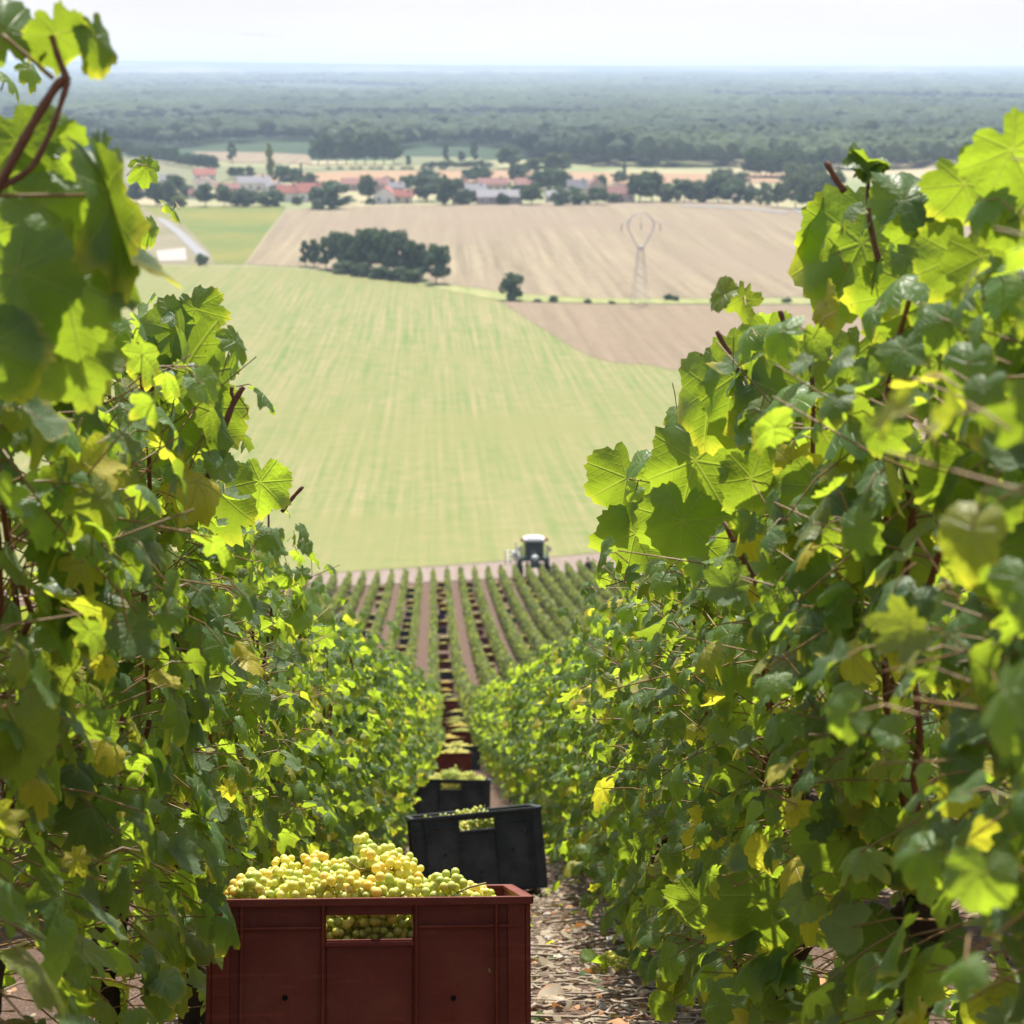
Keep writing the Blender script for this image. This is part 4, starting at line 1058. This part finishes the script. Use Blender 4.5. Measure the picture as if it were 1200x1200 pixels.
for i in range(26):
    u_ = 150 + i * 22 + _r.uniform(-8, 8)
    vt.append((u_, _r.choice([222, 228, 234, 240]) + _r.uniform(-2, 2), _r.uniform(8, 18), _r.uniform(14, 26), _r.choice(['round', 'bush', 'bush']), _r.choice(['dark', 'dark', 'green'])))
for i, (u, v, h, wd, kd, sh) in enumerate(sorted(vt)):
    wnm = {'round': 'round tree', 'tall': 'slender tree', 'bush': 'bushy tree', 'cone': 'pointed conifer'}[kd]
    near = 'left of' if i % 2 else 'west of'
    tree(u, v, h, wd, kd, sh, f'{ {"dark":"dark green","green":"mid green","pale":"pale green","yellow":"yellow green"}[sh] } {wnm} in the village, {ordw(i)} tree counted from its left end', 'village trees', i % 2)
# hedge lines and copses behind the village
hb = [(105 + i * 9, 168 + i * 1.55 + 9, 15 + (i * 7 % 6), 16, 'round', 'dark') for i in range(17)]
for i, (u, v, h, wd, kd, sh) in enumerate(hb): tree(u, v, h, wd, kd, sh, f'dark tree of the slanting hedge line behind the pale meadow, {ordw(i)} from the left', 'hedge line trees', i % 2)
tree(272, 191, 24, 11, 'tall', 'dark', 'upright dark tree ending the slanting hedge line beside the tilled field', None)
for i in range(9): tree(373 + i * 11, 193, 28 + (i * 5 % 9), 24, 'round', 'dark', f'dark tree of the wood patch right of the tilled field, {ordw(i)} from the left', 'wood patch trees', i % 2)
for i in range(9): tree(500 + i * 9, 196, 6 + (i * 5 % 4), 13, 'bush', 'dark', f'low dark bush in the hedge by the tilled strip, {ordw(i)} from the left', 'strip hedge bushes', i % 2)
for i in range(12): tree(385 + i * 12 + (i * 7 % 5), 199, 3.5, 9, 'bush', 'dark', f'tiny bush along the upper edge of the orange tilled strip, {ordw(i)} from the left', 'tiny field edge bushes', i % 2)
for i, (u, v, h, wd) in enumerate(((478, 195, 12, 8), (523, 190, 18, 9), (556, 191, 24, 10), (540, 190, 12, 12))): tree(u, v, h, wd, 'tall', 'green', f'slender tree among the tilled strips before the forest, {ordw(i)} from the left', 'strip trees', 0)

# ------------------------------------------------------------------ forest
def forest():
    rng = np.random.default_rng(4)
    temps = []
    for sub in (2, 1):
        for s in range(5):
            bm = bmesh.new(); bmesh.ops.create_icosphere(bm, subdivisions=sub, radius=1)
            V = np.array([v.co[:] for v in bm.verts]); F = np.array([[v.index for v in f.verts] for f in bm.faces]); bm.free()
            d = np.array([1 + .30 * mnoise.noise(Vector(v * 1.7) + Vector((s * 9.1, 0, 3))) + .22 * mnoise.noise(Vector(v * 4.1) + Vector((0, s * 5.3, 1))) for v in V])
            V = V * d[:, None]; keep = [f for f in F if V[f][:, 2].max() > -.45]
            temps.append((V, np.array(keep), sub))
    pts = []
    d = 1170.0
    while d < 7600:
        sp = 10.5 * (d / 1250)**.95
        wdt = .33 * d; x0, x1 = -.34 * d, .37 * d
        n = int((x1 - x0) / sp)
        xs = x0 + (np.arange(n) + rng.uniform(-.45, .45, n)) * sp
        ys = d + rng.uniform(-1.2, 1.2, n) * sp
        # front edge of the forest waves, clearings further back
        uu = 504 + 2500 * xs / np.maximum(ys, 1)
        edge = np.interp(uu, [-200, 225, 260, 365, 380, 460, 475, 585, 620, 680, 780, 1000], [1480, 1500, 1600, 1590, 1450, 1440, 1500, 1490, 1300, 1240, 1190, 1170]) + 18 * np.sin(xs * .05)
        clr = np.array([mnoise.noise(Vector((a * .0016, b * .0007, 2.2))) for a, b in zip(xs, ys)])
        ok = (ys > edge) & ((clr < .26) | (ys < 1900))
        for a, b in zip(xs[ok], ys[ok]): pts.append((a, b, sp))
        d += sp * (1.0 if d < 1500 else 1.5)
    pts = np.array(pts); n = len(pts)
    g = Geo()
    tall = 14 + 4 * np.array([mnoise.noise(Vector((a * .006, b * .004, 0))) for a, b in pts[:, :2]]) + rng.normal(0, 1.6, n)
    tone = np.clip(.42 + .75 * np.array([mnoise.noise(Vector((a * .004, b * .0022, 7))) for a, b in pts[:, :2]]) + rng.normal(0, .14, n), 0, 1)
    tone[(pts[:, 0] > 110) & (pts[:, 1] < 1500)] += .25
    which = rng.integers(0, 5, n); hi = pts[:, 1] < 1650
    for k in range(10):
        V, F, sub = temps[k]
        ix = np.nonzero((which == k % 5) & (hi if sub == 2 else ~hi))[0]
        if not len(ix): continue
        r = pts[ix, 2] * .62 * rng.uniform(.8, 1.25, len(ix))
        an = rng.uniform(0, 6.28, len(ix)); ca, sa = np.cos(an), np.sin(an)
        X = (V[None, :, 0] * ca[:, None] - V[None, :, 1] * sa[:, None]) * r[:, None] + pts[ix, 0][:, None]
        Y = (V[None, :, 0] * sa[:, None] + V[None, :, 1] * ca[:, None]) * r[:, None] + pts[ix, 1][:, None]
        hgt = tall[ix]
        Zz = H(pts[ix, 0], pts[ix, 1])[:, None] + hgt[:, None] * .62 + V[None, :, 2] * (hgt * .42)[:, None]
        W = np.stack([X, Y, Zz], -1).reshape(-1, 3)
        g.add_raw(W, (F.ravel()[None] + (np.arange(len(ix)) * len(V))[:, None]).ravel(), np.arange(len(ix) * len(F)) * 3, {'lr': np.repeat(tone[ix], len(V))})
    m, t, out = newmat('forest_canopy'); nn = N(t)
    p = nn.pos(); c = nn.mix(nn.attr('lr'), (.020, .045, .024), (.095, .135, .050))
    f = nn.noise(.5, p, 5, .7); c = nn.mix(nn.ramp(f, .4, .65), nn.mix(.45, c, (.01, .02, .01)), c)
    b = nn.bsdf(c, .85, .15, nn.bump(f, 1.0, 1.6)); t.links.new(b.outputs[0], out.inputs[0])
    tag(link('forest', g.mesh('forest', False), m), 'wide hazy forest stretching across the plain behind the village', 'forest', kind='stuff')
forest()
# trunks-side of the near grove on the right: a bright green stand before the forest
for i in range(14): tree(878 + i * 6.5, 207 + (i % 3), 26 + (i * 5 % 6), 22, 'round', 'green', f'mid green tree of the straight edged stand before the forest, {ordw(i)} from the left', 'stand trees', i % 2)

# ------------------------------------------------------------------ village
M_ROOFS = {'red': simple('red_tile', (.34, .14, .11), .85, .1, .2, .8), 'brown': simple('brown_tile', (.24, .13, .11), .85, .1, .2, .8), 'grey': simple('grey_slate', (.22, .21, .22), .8, .2, .15, .8), 'pink': simple('faded_tile', (.36, .20, .17), .85, .1, .2, .8)}
M_WALLS = {'white': simple('white_render', (.72, .69, .64), .9, .1, .1, .6), 'cream': simple('cream_render', (.55, .48, .39), .9, .1, .1, .6), 'pinkish': simple('pink_render', (.46, .35, .31), .9, .1, .1, .6), 'stone': simple('grey_stone', (.36, .34, .32), .9, .1, .2, .6)}
M_GLASS = simple('window_glass', (.03, .04, .05), .15, .5, .1); M_FRAME = simple('window_frame', (.65, .65, .63), .6, .3, .05); M_DOOR = simple('painted_door', (.16, .10, .07), .6, .3, .1)
def house(u0, u1, vb, vr, wall, roof, yaw, label, gable=False, name='house', barn=False):
    p = ground((u0 + u1) / 2, vb); z = float(np.dot(p, _Fw)); m = z / F_PX
    W = (u1 - u0) * m; tot = (vb - vr) * m; D = min(9, W * .75) if not gable else W * 1.3
    hw = tot * .56; hr = tot - hw
    r = empty(name, p, (0, 0, yaw))
    g = Geo(); a, b = W / 2, D / 2
    ridge_x = not gable
    g.box(-a, a, -b, b, -.5, hw)
    if ridge_x: g.add([(-a, -b, hw), (-a, b, hw), (-a, 0, hw + hr), (a, -b, hw), (a, b, hw), (a, 0, hw + hr)], [(0, 2, 1), (3, 4, 5)])
    else: g.add([(-a, -b, hw), (a, -b, hw), (0, -b, hw + hr), (-a, b, hw), (a, b, hw), (0, b, hw + hr)], [(0, 1, 2), (3, 5, 4)])
    link('wall', g.mesh('wall', False), M_WALLS[wall], r)
    g = Geo(); o = .45; t = .22
    def slab(q0, q1, q2, q3):
        V = np.array([q0, q1, q2, q3], float); V2 = V + [0, 0, t]
        g.add(np.concatenate([V, V2]), [(0, 3, 2, 1), (4, 5, 6, 7), (0, 1, 5, 4), (1, 2, 6, 5), (2, 3, 7, 6), (3, 0, 4, 7)])
    sl = hr / (b if ridge_x else a)
    if ridge_x:
        for s in (-1, 1): slab((-a - o, s * (b + o), hw - o * sl + .02), (a + o, s * (b + o), hw - o * sl + .02), (a + o, 0, hw + hr + .02), (-a - o, 0, hw + hr + .02))
    else:
        for s in (-1, 1): slab((s * (a + o), -b - o, hw - o * sl + .02), (s * (a + o), b + o, hw - o * sl + .02), (0, b + o, hw + hr + .02), (0, -b - o, hw + hr + .02))
    ro = link('roof', g.mesh('roof', False), M_ROOFS[roof], r)
    if not barn:
        g = Geo(); cx, cyy = (a * .6, .0) if ridge_x else (.0, b * .4)
        g.box(cx - .4, cx + .4, cyy - .35, cyy + .35, hw + hr * .6, hw + hr + 1.0)
        link('chimney', g.mesh('chimney', False), M_WALLS['pinkish'], ro)
    nwin = max(2, int(W / 3.2)); 
    for i in range(nwin):
        x = -a + W * (i + .5) / nwin
        if i == nwin // 2 and not barn:
            g = Geo(); g.box(x - .5, x + .5, -b - .06, -b - .004, 0, 2.1); link('door', g.mesh('door', False), M_DOOR, r); continue
        wz = hw * .35
        g = Geo()
        for s in (-1, 1): g.box(x + s * .55 - .07, x + s * .55 + .07, -b - .07, -b - .004, wz, wz + 1.3); g.box(x - .479, x + .479, -b - .07, -b - .004, wz + .65 + s * .60 - .05, wz + .65 + s * .60 + .05)
        f = link('window', g.mesh('window', False), M_FRAME, r)
        g = Geo(); g.box(x - .478, x + .478, -b - .03, -b - .006, wz + .103, wz + 1.197); link('pane', g.mesh('pane', False), M_GLASS, f)
    tag(r, label, 'barn' if barn else 'house', 'village houses')
for a in [(325, 350, 236, 217, 'white', 'red', .1, 'white house with low red roof, left of the joined red pair'), (350, 379, 236, 215, 'white', 'red', .1, 'white house with red roof, right of the joined red pair, beside the big bush'),
          (440, 464, 238, 219, 'white', 'red', -.1, 'white gabled house with red roof at the stubble field edge', True), (463, 483, 238, 223, 'cream', 'red', -.1, 'low cream wing with red roof joined to the white gabled house'),
          (228, 252, 212, 198, 'white', 'red', .2, 'house with bright red roof highest in the left of the village'), (229, 249, 222, 207, 'white', 'pink', .1, 'pale gabled house below the bright red roof', True),
          (279, 316, 223, 207, 'white', 'grey', .15, 'long white house with grey roof in mid village'), (312, 330, 224, 214, 'white', 'grey', .0, 'small white house just left of the joined red pair'),
          (222, 236, 233, 222, 'white', 'brown', .0, 'tiny white house between the trees above the green meadow'), (153, 167, 232, 217, 'stone', 'brown', .1, 'grey stone house with brown roof at the village left end'),
          (188, 208, 218, 205, 'stone', 'grey', .1, 'grey stone house left of the bright red roof'), (252, 280, 227, 215, 'pinkish', 'brown', .1, 'low pinkish house with brown roof below the long white one'),
          (455, 473, 226, 214, 'stone', 'grey', .1, 'grey roofed house behind the white gabled house'), (498, 514, 225, 212, 'pinkish', 'pink', .1, 'small pink roofed house between dark round trees'),
          (530, 548, 222, 210, 'stone', 'brown', .1, 'brown roofed stone house half hidden by the conifer'), (560, 594, 224, 209, 'cream', 'brown', .1, 'cream house with wide brown roof in mid village right'),
          (545, 568, 230, 216, 'stone', 'grey', .1, 'blue grey roofed house left above the broad hangar'), (604, 624, 224, 209, 'pinkish', 'pink', .05, 'pink roofed house right of the cream house'),
          (665, 688, 232, 211, 'cream', 'grey', .05, 'tall cream house with grey roof among right side trees'), (688, 708, 230, 208, 'pinkish', 'brown', .05, 'tall pinkish house with brown roof beside the tall cream house', True),
          (712, 742, 237, 218, 'pinkish', 'brown', .1, 'low pinkish house with brown roof rightmost in the village'), (640, 668, 236, 224, 'stone', 'grey', .05, 'low grey house below the tall cream house')]:
    house(*a[:8], gable=len(a) > 8)
house(401, 456, 223, 209, 'pinkish', 'brown', .08, 'long pinkish barn with brown roof behind the field', barn=True, name='barn')
house(559, 611, 239, 223, 'stone', 'grey', .05, 'broad low grey hangar at the stubble field edge', barn=True, name='barn')

# ------------------------------------------------------------------ pylon
def pylon():
    p = ground(750, 357); z = float(np.dot(p, _Fw)); m = z / F_PX
    hh = 107 * m; r = empty('electricity_pylon', p, (0, 0, .15)); M_P = simple('grey_steel', (.34, .34, .36), .6, .4, .1, 1, .3)
    g = Geo(); b0, b1, zw = 1.9, .55, hh * .62
    lev = np.linspace(0, 1, 8)
    wd = lambda f: b0 + (b1 - b0) * f
    for s in (-1, 1):
        for t in (-1, 1): g.bar((s * b0, t * b0, -.3), (s * b1, t * b1, zw), .05)
    for i in range(7):
        f0, f1 = lev[i], lev[i + 1]; a, b = wd(f0), wd(f1)
        for s in (-1, 1):
            g.bar((-a, s * a, f0 * zw), (b, s * b, f1 * zw), .028); g.bar((a, s * a, f0 * zw), (-b, s * b, f1 * zw), .028)
            g.bar((s * a, -a, f0 * zw), (s * b, b, f1 * zw), .028); g.bar((s * a, a, f0 * zw), (s * b, -b, f1 * zw), .028)
        g.bar((-b, -b, f1 * zw), (b, -b, f1 * zw), .028)
    link('lattice_mast', g.mesh('lattice_mast', False), M_P, r)
    g = Geo(); cz = hh * .86; R = hh * .145
    prof = [(b1, zw), (R * .62, zw + hh * .10), (R * .98, cz - R * .25), (R * 1.02, cz + R * .15), (R * .75, cz + R * .65), (R * .25, hh)]
    for s in (-1, 1):
        for t in (-.4, .4):
            pts = [(s * x, t, zz) for x, zz in prof]
            for q0, q1 in zip(pts[:-1], pts[1:]): g.bar(q0, q1, .055)
        for i, (x, zz) in enumerate(prof[:-1]):
            x1, z1 = prof[i + 1]; g.bar((s * x, -.4, zz), (s * x1, .4, z1), .035); g.bar((s * x * .86, .0, zz), (s * x1, 0, z1), .035)
        g.bar((s * R * 1.02, 0, cz + R * .3), (s * R * 1.5, 0, cz + R * .12), .05); g.bar((s * R * .95, 0, cz + R * .45), (s * R * 1.5, 0, cz + R * .12), .04)
    g.bar((-R * .25, 0, hh), (R * .25, 0, hh), .06); g.bar((-R * .75, 0, cz + R * .65), (R * .75, 0, cz + R * .65), .035); g.box(-b1, b1, -b1, b1, zw - .3, zw + .3)
    g.bar((0, 0, hh), (0, 0, cz + R * .2), .06)
    link('ring_head', g.mesh('ring_head', False), M_P, r)
    for x in (-R * 1.5, 0, R * 1.5):
        g = Geo(); zt = cz + R * .12 if x else cz + R * .2
        g.tube([(x, 0, zt), (x, 0, zt - 1.6)], .09, 6); link('insulator', g.mesh('insulator'), M_GLASS, r)
    tag(r, 'slim grey lattice pylon with ring shaped head in the stubble field', 'pylon')
pylon()

# ------------------------------------------------------------------ tractor straddling the vine rows
def tractor():
    yb = 170.3; x = float(lane(yb)) + 7.7; z = float(H(x, yb))
    r = empty('straddle_tractor', (x, yb, z), (-slope_rot(yb) * .6, 0, 0))
    W = simple('white_bodywork', (.55, .56, .56), .45, .4, .05, 2); DK = simple('dark_green_bodywork', (.035, .07, .07), .4, .5, .2, 2); YG = simple('lime_bodywork', (.36, .42, .08), .4, .4, .1, 2)
    TY = simple('tyre_rubber', (.018, .018, .020), .85, .2, .2, 6); GL = simple('cab_glass', (.035, .05, .06), .12, .6, .1, 1); OR = simple('lamp_lens', (.35, .05, .02), .4, .4, .1)
    def wheel(px, py, rd, wd):
        g = Geo(); n = 22; a = np.linspace(0, 2 * math.pi, n, endpoint=False); prof = [(-wd / 2, rd * .55), (-wd / 2, rd * .92), (-wd * .35, rd), (wd * .35, rd), (wd / 2, rd * .92), (wd / 2, rd * .55)]
        V = np.array([(px + q, py + rr * math.cos(t), rd + rr * math.sin(t)) for q, rr in prof for t in a])
        g.add(V, [(i * n + j, i * n + (j + 1) % n, (i + 1) * n + (j + 1) % n, (i + 1) * n + j) for i in range(5) for j in range(n)])
        for j in range(n):
            t = a[j]; M = Matrix.Translation((px, py + rd * math.cos(t), rd + rd * math.sin(t))) @ Matrix.Rotation(t, 4, 'X'); g.box(-wd * .45, wd * .45, -.03, .03, -.06, .06, M=M)
        o = link('wheel', g.mesh('wheel', False), TY, r)
        g = Geo(); g.tube([(px - wd * .3, py, rd), (px + wd * .3, py, rd)], rd * .56, 16); link('rim', g.mesh('rim', False), YG, o)
    for sx in (-1, 1):
        wheel(sx * 1.12, -1.0, .62, .38); wheel(sx * 1.12, 1.3, .72, .42)
    g = Geo()
    for sx in (-1, 1):
        g.box(sx * 1.12 - .09, sx * 1.12 + .09, -1.12, -.88, .9, 1.75); g.box(sx * 1.12 - .12, sx * 1.12 + .12, 1.1, 1.5, 1.1, 1.75); g.box(sx * .9 - .32, sx * .9 + .32, -1.2, 1.7, 1.58, 1.85)
    g.box(-.57, .57, -1.2, 1.7, 1.60, 1.88)
    link('chassis_arch', g.mesh('chassis_arch', False), DK, r)
    g = Geo(); g.box(-.34, .34, -2.0, -.85, 1.15, 1.98); g.box(-.26, .26, -2.15, -2.004, 1.2, 1.85)
    bev(link('bonnet', g.mesh('bonnet', False), DK, r), .06)
    g = Geo(); g.tube([(0, -2.22, 1.93), (0, -1.95, 1.98)], [.22, .26], 12); link('headlight', g.mesh('headlight'), W, r)
    for sx in (-1, 1):
        for yy in (-.8, .75):
            g = Geo(); g.box(sx * .78 - .05, sx * .78 + .05, yy - .05, yy + .05, 1.88, 3.15); link('cab_post', g.mesh('cab_post', False), YG, r)
        g = Geo(); g.box(sx * 1.05 - .09, sx * 1.05 + .09, -.9, -.7, 1.85, 2.9); link('exhaust_stack', g.mesh('exhaust_stack', False), YG, r)
    g = Geo(); g.box(-.725, .725, -.80, .74, 1.895, 3.12); link('cab_glass', g.mesh('cab_glass', False), GL, r)
    g = Geo(); g.box(-.86, .86, -1.0, .95, 3.16, 3.38); g.box(-.6, .6, -.8, .7, 3.384, 3.50); bev(link('cab_roof', g.mesh('cab_roof', False), W, r), .05)
    for sx in (-1, 1):
        g = Geo(); g.box(sx * 1.0 - .12, sx * 1.0 + .12, -1.0, -.8, 3.20, 3.45); link('work_light', g.mesh('work_light', False), OR, r)
        g = Geo(); g.bar((sx * .8, -.85, 2.6), (sx * 1.2, -.95, 2.6), .03); g.box(sx * 1.28 - .12, sx * 1.28 + .12, -1.0, -.94, 2.35, 2.75); link('mirror', g.mesh('mirror', False), W, r)
    g = Geo()
    for zz in (1.5, 1.85, 2.2): g.bar((-1.15, .5, zz), (-2.35, .5, zz), .055)
    for xx in (-1.5, -1.9, -2.32): g.bar((xx, .5, 1.0), (xx, .5, 2.3), .05)
    g.box(-1.75, -1.25, .3, .8, 1.65, 2.1); g.bar((-1.45, .5, 2.1), (-1.45, .5, 2.95), .05)
    link('spray_boom', g.mesh('spray_boom', False), W, r)
    tag(r, 'white roofed straddle tractor with spray boom, wheels either side of vine rows', 'tractor')
tractor()

# ------------------------------------------------------------------ person at the row end
def person():
    x = float(rowx(10, 178)) + .55; y = row_end(x) - 3.0; z = float(H(x, y))
    r = empty('person', (x, y, z), (0, 0, .5))
    SK = simple('skin', (.45, .28, .2), .6, .3, .1); JK = simple('dark_jacket', (.022, .026, .040), .8, .2, .2); TR = simple('dark_trousers', (.03, .03, .035), .8, .2, .2); HR = simple('dark_hair', (.03, .02, .015), .7, .2, .2)
    def skin(name, verts, edges, radii, mat, root=0):
        me = bpy.data.meshes.new(name); me.from_pydata(verts, edges, []); o = link(name, me, mat, r)
        m = o.modifiers.new('skin', 'SKIN'); me.skin_vertices.new() if not me.skin_vertices else None
        for i, rr_ in enumerate(radii): me.skin_vertices[0].data[i].radius = rr_ if isinstance(rr_, tuple) else (rr_, rr_)
        me.skin_vertices[0].data[root].use_root = True
        s = o.modifiers.new('sub', 'SUBSURF'); s.levels = 1; s.render_levels = 2; return o
    V = [(0, 0, .95), (0, 0, 1.15), (0, 0, 1.38), (0, -.01, 1.50), (0, -.02, 1.60), (0, -.02, 1.70), (.11, 0, .90), (.11, -.02, .50), (.12, .0, .08), (.12, -.14, .04), (-.11, 0, .90), (-.11, -.02, .50), (-.12, 0, .08), (-.12, -.14, .04),
         (.19, 0, 1.40), (.24, .0, 1.13), (.22, -.14, .92), (.21, -.2, .84), (-.19, 0, 1.40), (-.24, 0, 1.13), (-.22, -.14, .92), (-.21, -.2, .84)]
    E = [(0, 1), (1, 2), (2, 3), (3, 4), (4, 5), (0, 6), (6, 7), (7, 8), (8, 9), (0, 10), (10, 11), (11, 12), (12, 13), (2, 14), (14, 15), (15, 16), (16, 17), (2, 18), (18, 19), (19, 20), (20, 21)]
    R = [.13, .12, .13, .05, .085, .08, .085, .06, .045, .035, .085, .06, .045, .035, .06, .045, .035, .03, .06, .045, .035, .03]
    skin('body', V, E, R, SK)
    skin('trousers', [V[i] for i in (0, 6, 7, 8, 10, 11, 12)], [(0, 1), (1, 2), (2, 3), (0, 4), (4, 5), (5, 6)], [.15, .105, .08, .065, .105, .08, .065], TR)
    skin('jacket', [V[i] for i in (0, 1, 2, 14, 15, 16, 18, 19, 20)], [(0, 1), (1, 2), (2, 3), (3, 4), (4, 5), (2, 6), (6, 7), (7, 8)], [.155, .145, .15, .08, .062, .05, .08, .062, .05], JK)
    g = Geo(); bm = bmesh.new(); bmesh.ops.create_icosphere(bm, subdivisions=2, radius=.105)
    g.add([(v.co.x, v.co.y + .015, v.co.z * 1.05 + 1.69) for v in bm.verts], [[v.index for v in f.verts] for f in bm.faces if f.calc_center_median().z > -.02 or f.calc_center_median().y > .03]); bm.free()
    link('hair', g.mesh('hair'), HR, r)
    tag(r, 'person in dark clothes standing at the vine row end right of the tractor', 'person')
person()

# ------------------------------------------------------------------ glider in the sky
def glider():
    p = at(308, 42, 900); r = empty('glider', p, (0, rad(3), rad(5)))
    M_G = simple('pale_glider_skin', (.62, .64, .66), .5, .4, .05, .2)
    g = Geo()
    for s in (-1, 1):
        g.add([(0, -.5, 0), (0, .5, 0), (s * 9, .25, .35), (s * 9, -.15, .35), (0, -.5, .14), (0, .5, .10), (s * 9, .25, .40), (s * 9, -.15, .41)], [(0, 1, 2, 3), (4, 7, 6, 5), (0, 3, 7, 4), (1, 5, 6, 2), (2, 6, 7, 3)])
    link('wing', g.mesh('wing', False), M_G, r)
    g = Geo(); g.tube([(0, -2.6, -.2), (0, -1.6, -.15), (0, 0, -.12), (0, 2, 0), (0, 4.2, .1)], [.05, .32, .38, .16, .08], 10); link('fuselage', g.mesh('fuselage'), M_G, r)
    g = Geo(); g.box(-1.4, 1.4, 3.9, 4.4, 1.15, 1.2); g.box(-.04, .04, 3.7, 4.5, .1, 1.148); link('tail_fin', g.mesh('tail_fin', False), M_G, r)
    tag(r, 'small pale glider with long straight wings in the white sky', 'glider')
glider()

# ------------------------------------------------------------------ haze over the plain
def haze():
    g = Geo()
    X = 9000.0; V = [(x, y, z) for x in (-X, X) for y in (-70, 15400) for z in (-90, None)]
    V = [(x, y, (66.0 if x < 0 else 9.0) if z is None else z) for x, y, z in V]
    g.add(V, [(0, 1, 3, 2), (4, 6, 7, 5), (0, 4, 5, 1), (2, 3, 7, 6), (0, 2, 6, 4), (1, 5, 7, 3)])
    m, t, out = newmat('summer_haze')
    v = t.nodes.new('ShaderNodeVolumePrincipled'); v.inputs['Color'].default_value = (.64, .79, 1.0, 1); v.inputs['Density'].default_value = 1.3e-4; v.inputs['Anisotropy'].default_value = .25
    t.links.new(v.outputs[0], out.inputs['Volume'])
    try: m.cycles.homogeneous_volume = True
    except Exception: pass
    o = link('haze', g.mesh('haze', False), m); tag(o, 'pale blue summer haze over the plain', 'haze', kind='stuff')
haze()
